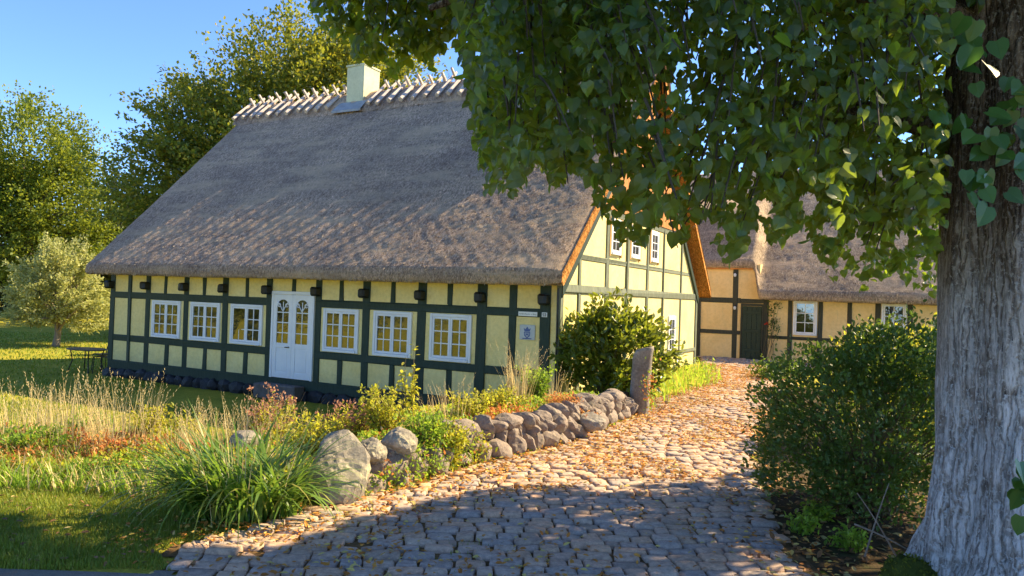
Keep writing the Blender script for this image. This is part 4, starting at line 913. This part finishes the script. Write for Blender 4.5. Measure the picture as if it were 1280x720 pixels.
# mossy root
M['moss'] = m_noise('moss', (.045, .06, .014), (.13, .16, .03), 6, .95, 1., .03, 60, .1)
m = MB(); rock(m, (-.70, -.02, -.05), (.34, .26, .19), 77, 4, -.5, 9, .16, 6.); rock(m, (-.56, .12, .0), (.2, .2, .26), 78, 4, .2, 9, .16, 6.); m.build('root', M['moss'], linden, True)
mv = np.concatenate(m.v); mv = mv[mv[:, 2] > -.05]; mv = np.repeat(mv, 4, 0) + rng.normal(0, .008, (len(mv) * 4, 3)); k = len(mv); m = MB()
leaves(m, mv, rdir(k) + [0, 0, .8], rdir(k), rng.uniform(.010, .028, k), DIAM); m.build('moss', M['mossleaf'], linden)
LIMB = []
def limb(p0, p1, sag, r0, r1, n=9):
    q = np.linspace(0, 1, n)[:, None]; p0 = np.array(p0); p1 = np.array(p1); pts = p0 + (p1 - p0) * q + np.array([0, 0, 1.]) * sag * np.sin(q * PI) + rng.normal(0, .03, (n, 3)) * np.sin(q * PI)
    m = MB(); tube(m, pts, np.linspace(r0, r1, n) ** 1.0, 9); m.build('limb', M['lindenbark'], linden, True); LIMB.append(pts); return pts
limb((-.25, .1, 2.75), (-2.2, 2.2, 3.1), .25, .085, .018)
limb((-.3, -.05, 3.3), (-3.6, .3, 3.5), .5, .11, .02)
limb((-.2, .3, 3.6), (-.8, 3.6, 3.6), .6, .12, .02)
limb((-.3, 0, 4.2), (-4.6, 3.2, 4.7), .9, .14, .02)
limb((.1, .2, 4.0), (1.8, 3.8, 4.4), .8, .13, .02)
limb((-.1, .1, 5.2), (-2.6, 3.0, 6.8), .9, .13, .02)
limb((0, 0, 5.4), (.6, 4.4, 7.2), .8, .13, .02)
limb((-.2, -.1, 4.6), (-3.2, -1.6, 4.6), .7, .12, .02)
limb((.1, 0, 6.2), (-.3, .8, 9.5), .2, .18, .03)
limb((.2, -.2, 5.0), (2.6, -1.2, 5.6), .7, .12, .02)
limb((.2, .1, 4.9), (4.0, 2.6, 6.2), .8, .12, .02)
# lower edge of the hanging leaves as photo pixels; used to keep the drooping sprays off the house
ENV = np.array([(-400, -90), (556, -90), (566, 10), (580, 80), (588, 120), (597, 190), (606, 238), (618, 226), (640, 244), (660, 214), (676, 200), (692, 232), (712, 210), (735, 215), (748, 250), (765, 285), (785, 306), (808, 292), (830, 268), (846, 300), (852, 334), (862, 326), (872, 262), (890, 280), (905, 332), (920, 322), (935, 296), (950, 268), (966, 300), (985, 300), (1003, 268), (1018, 300), (1040, 352), (1060, 330), (1085, 366), (1110, 338), (1140, 350), (1158, 405), (1178, 412), (1186, 60), (1700, 40)])
ENV2 = np.array([(-400, -90), (380, -90), (392, 16), (410, 34), (430, 42), (450, 80), (470, 70), (482, 88), (500, 92), (516, 60), (540, 84), (556, 46), (580, 40), (620, 70), (700, 80), (760, 40), (1700, -90)])
def env(px, E=None): E = ENV if E is None else E; return np.interp(px, E[:, 0], E[:, 1])
GAPS = [(1012, 250, 15), (884, 292, 12), (1072, 305, 13), (958, 258, 14), (1035, 285, 12), (1125, 300, 12), (745, 195, 9), (812, 165, 6), (1130, 165, 9), (1100, 215, 8), (925, 205, 7), (650, 60, 8), (690, 118, 6), (600, 60, 10)]   # loose places in the foliage
def shade_ok(P):                        # keep the tree's shadow on the near part of the drive
    x0 = P[:, 0] - hd[0] / TEL * P[:, 2]; y0 = P[:, 1] - hd[1] / TEL * P[:, 2]
    lim = np.interp(x0, [-6, -3.6, -2.6, -1.6, -1.1, -.6, -.1, 1.8, 2.3, 3.5, 8], [5.5, 5.3, 4.7, 4.7, 5.5, 6.1, 6.6, 6.9, 8.2, 9.2, 10.5]); return y0 < lim
LP, LD, LS, TW_ = [], [], [], MB()
allp = np.concatenate(LIMB) + [TX, TY, 0]
def spray(tip, ln, nl, ls, twig=True):
    # a drooping twig: from a point up and towards the trunk down to the tip, leaves on both sides
    tp = np.array(tip); b = allp[np.argmin(((allp - tp) ** 2).sum(1))]; d = b - tp; d[2] = abs(d[2]) * .6 + .45; d = nrm(d + rng.normal(0, .25, 3)); q = np.linspace(0, 1, 6)[:, None]
    pts = tp + d * ln * q + np.array([0, 0, .28 * ln]) * np.sin(q * PI * .5); u = rng.random(nl); P = np.stack([np.interp(u, q[:, 0], pts[:, c]) for c in range(3)], -1)
    side = nrm(np.cross(d, [0, 0, 1.])); sg = rng.choice([-1, 1], nl)[:, None]
    P = P + side * sg * rng.uniform(.01, .10, (nl, 1)) + rng.normal(0, .035, (nl, 3)); D = side * sg * .6 - d * .4 + np.array([0, 0, -.75]) + .55 * rng.normal(size=(nl, 3)) * [1, 1, .6]
    return P, D, rng.uniform(ls[0], ls[1], nl), pts
def canopy(n, x, y, z, ln, nl, ls, E=None, margin=2, cl=-9.):
    global LP
    tips = np.stack([rng.uniform(*x, n), rng.uniform(*y, n), rng.uniform(*z, n)], -1)
    tips = tips[fnA(tips, .55) > cl]
    for t in tips:
        P, D, S, pts = spray(t, ln * random.uniform(.7, 1.3), int(nl * random.uniform(.7, 1.3)), ls)
        px, py, zz = proj(P); vis = (zz > .3) & (py > -80) & (py < 800) & (px > -60) & (px < 1340)
        bad = vis & (py > env(px, E) - margin + 6 * rng.random(len(px)))
        for hx, hy, hr_ in GAPS: bad |= vis & (((px - hx) / 1.0) ** 2 + (py - hy) ** 2 < hr_ ** 2)
        ok = ~bad & shade_ok(P) & (np.hypot(P[:, 0] - TX, P[:, 1] - TY) < 6.4) & ~((zz > .1) & (zz < 2.1) & vis)
        tr = vis & (px > 1186) & (zz < 4.2); ok &= ~tr
        if ok.mean() < .35: continue
        LP.append(P[ok]); LD.append(D[ok]); LS.append(S[ok])
        if ok.all() and random.random() < .8: tube(TW_, pts, np.linspace(.003, .008, 6), 4, 0, False)
# near curtain seen against the roof and the wing
canopy(1750, (-1.0, 2.7), (2.9, 5.6), (1.9, 4.3), .42, 17, (.032, .074), cl=-.7)
# middle and far side, backlit small leaves
canopy(1700, (-.6, 4.8), (5.0, 8.6), (1.8, 5.2), .45, 19, (.038, .078), cl=-.85)
canopy(420, (3.2, 9.0), (4.2, 10.), (3.6, 7.0), .8, 22, (.11, .17))  # extra crown leaves added on the sun's path to shade the drive
# long branch reaching out over the ridge
canopy(900, (-2.4, .6), (6.2, 8.2), (3.5, 6.0), .42, 16, (.065, .10), ENV2, cl=-.6)
# the crown above the frame
canopy(1150, (-2.2, 7.5), (2.6, 9.6), (4.6, 9.0), .8, 22, (.11, .18))
P = np.concatenate(LP); D = np.concatenate(LD); S = np.concatenate(LS); n = len(P); print('linden leaves', n)
N = rdir(n) * .55 + np.array([-.15, -.45, .75]); m = MB(); 
for i_, h_ in enumerate(HEARTS): k_ = np.arange(n) % 5 == i_; leaves(m, (P - [TX, TY, 0])[k_], D[k_], N[k_], S[k_], h_)
m.build('crown', M['linden'], linden, False)
if TW_.n:
    o = TW_.build('twig', M['bark'], linden); o.location = (-TX, -TY, 0)
# fresh shoots on the trunk
def shoot(px, py, rx, ry, n, Yd):
    m = MB(); P = []
    for i in range(n): P.append(at(px + random.gauss(0, rx), py + random.gauss(0, ry), Yd + random.uniform(-.14, .1)))
    P = np.array(P) - [TX, TY, 0]; leaves(m, P, rdir(n) * .7 + [0, -.2, -.8], rdir(n) * .5 + [-.1, -.9, .3], rng.uniform(.07, .115, n), HEART); m.build('sprout_foliage', M['sprout'], linden)
shoot(1254, 165, 24, 32, 34, 3.72); shoot(1215, 40, 22, 22, 12, 3.75); shoot(1236, 228, 14, 14, 9, 3.75); shoot(1274, 600, 8, 18, 7, 3.7); shoot(1185, 150, 12, 12, 6, 3.8)

# ------------------------------------------------------------------ background trees
def tree(name, label, x, y, H, blobs, ncl, per, ls, leafmat, bark, tr, cl=(1.1, .45), tpl=DIAM, group=None, fork=6, up=.7, seed=0, cat='tree', tz=.35):
    z = hz(x, y); root = empty(name, (x, y, z), 0, label, cat, group); m = MB(); B = np.array(blobs, float); vol = (B[:, 3] * B[:, 4] * B[:, 5]) ** .75; pk = rng.choice(len(B), ncl, p=vol / vol.sum())
    d = rdir(ncl); q = rng.uniform(.2, 1, ncl) ** .38; C = B[pk, :3] + d * q[:, None] * B[pk, 3:]; C[:, 2] = np.maximum(C[:, 2], B[:, 2].min() * .35)
    cen = np.array([0, 0, H * .42]); out = nrm((C - cen) * [1, 1, .55] + [0, 0, .4]); L = cl[0] * rng.uniform(.5, 1.5, ncl); lat = cl[1] * rng.uniform(.6, 1.3, ncl)
    u = rng.uniform(-1, 1, (ncl, per)); w_ = (1 - .55 * (u + 1) / 2)
    P = C[:, None] + out[:, None] * (u * L[:, None])[..., None] + rng.normal(size=(ncl, per, 3)) * (w_ * lat[:, None])[..., None] * [1, 1, .55]
    D = out[:, None] + .9 * rng.normal(size=(ncl, per, 3)); n = ncl * per
    lm = MB(); leaves(lm, P.reshape(-1, 3), D.reshape(-1, 3), (rng.normal(size=(n, 3)) * .7 + [0, 0, up]), rng.uniform(ls[0], ls[1], n), tpl)
    tube(m, [np.array([0, 0, -.2]), np.array([0, 0, .15 * H * tz]), np.array([.02 * H, 0, H * tz]), np.array([0, 0, H * .7])], [tr * 1.35, tr, tr * .75, tr * .2], 10); m.build('trunk', M[bark], root, True)
    bm_ = MB()
    for i in range(min(fork * 6, ncl)):
        t = C[i]; b0 = np.array([0, 0, min(H * tz * random.uniform(.6, 1.6), t[2] * .8)]); qq = np.linspace(0, 1, 6)[:, None]; pts = b0 + (t - b0) * qq + np.array([0, 0, .08 * H]) * np.sin(qq * PI) * .4 + rng.normal(0, .02 * H * .3, (6, 3)) * np.sin(qq * PI)
        tube(bm_, pts, np.linspace(tr * .42, .02, 6), 6, 0, False)
    bm_.build('branch', M[bark], root, True); lm.build('crown', M[leafmat], root); return root
# big beech behind the house
p = at(330, 300, 36); 
tree('beech_tree', 'tall beech with yellowing leaves rising behind the thatched roof', p[0], p[1], 15, [(0, 0, 8, 5.2, 4.5, 5.5), (2.2, 0, 11.3, 4.2, 4, 4.3), (-3.9, 0, 6.5, 3.4, 3.5, 3.6), (-1.5, -1, 4, 4.5, 3.5, 3.5), (4.6, 0, 11.0, 3.6, 3.5, 4.2), (-2.6, 0, 9.6, 2.8, 3, 2.6)], 1250, 95, (.14, .24), 'beech', 'bark', .45, (1.3, .42))
p = at(520, 250, 44); tree('beech_tree', 'second yellowing tree showing above the chimney and ridge poles', p[0], p[1], 15, [(0, 0, 9, 5, 4, 5.5), (-3, 0, 11, 3.5, 3.5, 4), (3.5, 0, 8, 4, 4, 4.5)], 460, 90, (.16, .26), 'beech', 'bark', .45, (1.3, .5))
p = at(28, 380, 42); tree('ash_tree', 'tall rounded tree with sunlit crown at the left edge', p[0], p[1], 12, [(0, 0, 9.4, 3.6, 3.4, 2.9), (-2.4, 0, 7.2, 3.4, 3, 3), (1.6, 0, 6.6, 2.6, 3, 2.6), (0, 0, 4.4, 4.2, 3, 2.4), (-5, 0, 7.5, 3.5, 3, 3.6)], 640, 95, (.14, .23), 'ash', 'bark', .35, (.95, .5))
p = at(118, 380, 48); tree('dark_tree', 'dark tree in the gap between the rounded tree and the beech', p[0], p[1], 9, [(0, 0, 5.5, 3.0, 3, 4.2), (2.8, 0, 5.2, 3, 3, 4.0), (-2.6, 0, 4.0, 2.6, 3, 3.2)], 320, 80, (.17, .27), 'darktree', 'bark', .35, (1.1, .5))
for px, Yd, H, lb in [(-60, 52, 6.5, 'dark shrub tree at the far left behind the lawn'), (10, 56, 5.2, 'dark shrub tree under the rounded tree at left'), (75, 55, 5.6, 'dark shrub tree right behind the apple tree'), (150, 52, 6, 'dark shrub tree beside the left house corner')]:
    p = at(px, 400, Yd); tree('dark_tree', lb, p[0], p[1], H, [(0, 0, H * .5, 4.2, 3, H * .5), (2, 0, H * .4, 3, 3, H * .42), (-2, 0, H * .38, 3, 3, H * .4)], 180, 70, (.18, .28), 'darktree', 'bark', .25, (1.0, .5), group='dark trees edging the far lawn')
# apple tree
p = gp(70, 433); AY = p[1]
tree('apple_tree', 'rounded silvery apple tree on the lawn left of the house', p[0], p[1], 3.9, [(0, 0, 2.05, 1.6, 1.4, 1.4), (.25, 0, 3.0, .85, .9, .85), (-.95, 0, 1.45, 1.0, 1.0, .85), (1.05, 0, 1.5, .95, 1, .95), (-.2, 0, 3.35, .35, .4, .55), (.75, 0, 3.2, .3, .3, .6)], 460, 46, (.08, .14), 'apple', 'applebark', .13, (.28, .13), OVAL, fork=3, tz=.16)
p = gp(130, 452); p = p + np.array([.0, 2.5, 0]); tree('hydrangea_tree', 'small pink flowering shrub tree beside the left house corner', p[0], p[1], 1.5, [(0, 0, 1.25, .42, .4, .42)], 40, 30, (.07, .12), 'yg', 'applebark', .05, (.18, .1), OVAL, fork=1, tz=.5)
hr = bpy.data.objects['hydrangea_tree']; 
for k in range(14):
    c = rdir(1)[0] * [.42, .4, .3] + [0, 0, 1.4]; m = MB(); leaves(m, c + rng.normal(0, .05, (14, 3)), rdir(14), rdir(14), .08, OVAL); m.build('flower_head', M['pinkseed'], hr)
# trees across the lawn, out of frame to the left, that the window panes mirror
for i, (x, y, H, lb) in enumerate([(-30, 9, 8, 'sunlit tree mirrored in the left window panes'), (-34, 1, 9, 'sunlit tree mirrored in the middle window panes'), (-31, -8, 8, 'sunlit tree mirrored in the right window panes'), (-40, 16, 9, 'sunlit tree beyond the left edge of the lawn')]):
    tree('garden_tree', lb, x, y, H, [(0, 0, H * .5, 4.2, 4.2, H * .45), (0, 3, H * .4, 3, 3, H * .4)], 130, 36, (.35, .55), 'ash', 'bark', .3, (1.3, .7), group='trees across the lawn mirrored in the windows')

# ------------------------------------------------------------------ garden table and two wire chairs
g = np.array([*at(108, 455, 19.6)[:2], 0]); g[2] = hz(g[0], g[1])
tb = empty('garden_table', g, ANG, 'low black garden table on the lawn by the left house corner', 'table')
m = MB(); a = np.linspace(0, 2 * PI, 24, endpoint=False); V = np.concatenate([np.stack([.62 * np.cos(a), .4 * np.sin(a), np.full(24, z)], -1) for z in (.585, .61)]); k = np.arange(24); k2 = (k + 1) % 24
m.add(V, [np.stack([k, k2, k2 + 24, k + 24], -1), np.arange(24)[None, ::-1], np.arange(24)[None] + 24]); m.build('table_top', M['metal_dark'], tb)
for sx, sy in ((-.4, -.2), (.4, -.2), (-.4, .2), (.4, .2)): m = MB(); tube(m, [(sx * 1.1, sy * 1.1, 0), (sx * .85, sy * .85, .3), (sx, sy, .585)], .016, 6); m.build('leg', M['metal_dark'], tb)
for dx, dy, rz, lb in [(-.05, .5, 0, 'black metal chair with rounded hoop back behind the garden table'), (.62, .1, -1.1, 'black metal chair turned sideways against the left house corner')]:
    q = W(0, 0, 0); c = g + np.array([dx * U2[0] + dy * V2[0], dx * U2[1] + dy * V2[1], 0]); ch_ = empty('garden_chair', c, ANG + rz, lb, 'chair', 'black metal garden chairs')
    m = MB(); cbox(m, -.2, .2, -.2, .2, .43, .45, .008); m.build('seat', M['metal_dark'], ch_)
    m = MB(); h = [(.2 * math.cos(t), .2 + .04 * math.sin(t), .45 + .38 * math.sin(t)) for t in np.linspace(0, PI, 13)]; tube(m, h, .014, 6)
    for x in (-.1, -.05, 0, .05, .1): tube(m, [(x, .2, .45), (x, .235, .45 + .38 * math.sqrt(1 - (x / .2) ** 2))], .006, 5)
    m.build('backrest', M['metal_dark'], ch_)
    for sx in (-.18, .18):
        for sy in (-.18, .18): m = MB(); tube(m, [(sx * 1.1, sy * 1.1, 0), (sx, sy, .43)], .012, 6); m.build('leg', M['metal_dark'], ch_)

# ------------------------------------------------------------------ light
SD = Vector((hd[0] * math.cos(EL), hd[1] * math.cos(EL), math.sin(EL)))
sl = bpy.data.lights.new('sun', 'SUN'); so = bpy.data.objects.new('sun', sl); col.objects.link(so); sl.energy = 4.6; sl.angle = math.radians(.5); sl.color = (1, .80, .48)
so.rotation_euler = SD.to_track_quat('Z', 'Y').to_euler(); so.location = (20, 10, 30)
w = bpy.data.worlds.new('World'); sc.world = w; w.use_nodes = True; nt = w.node_tree; bg = nt.nodes['Background']
sky = nt.nodes.new('ShaderNodeTexSky'); sky.sky_type = 'NISHITA'; sky.sun_disc = False; sky.sun_elevation = EL; sky.sun_rotation = math.atan2(hd[0], hd[1]); sky.altitude = 0; sky.air_density = .60; sky.dust_density = .0; sky.ozone_density = 6.5
nt.links.new(sky.outputs[0], bg.inputs[0]); bg.inputs[1].default_value = .13
vs = sc.view_settings; sc.display_settings.display_device = 'sRGB'; vs.view_transform = 'Standard'; vs.look = 'None'; vs.exposure = 1.6; vs.gamma = 1
sc.cycles.max_bounces = 8; sc.cycles.diffuse_bounces = 4; sc.cycles.transmission_bounces = 4; sc.cycles.transparent_max_bounces = 4
sc.cycles.use_denoising = True; sc.cycles.caustics_reflective = False; sc.cycles.caustics_refractive = False
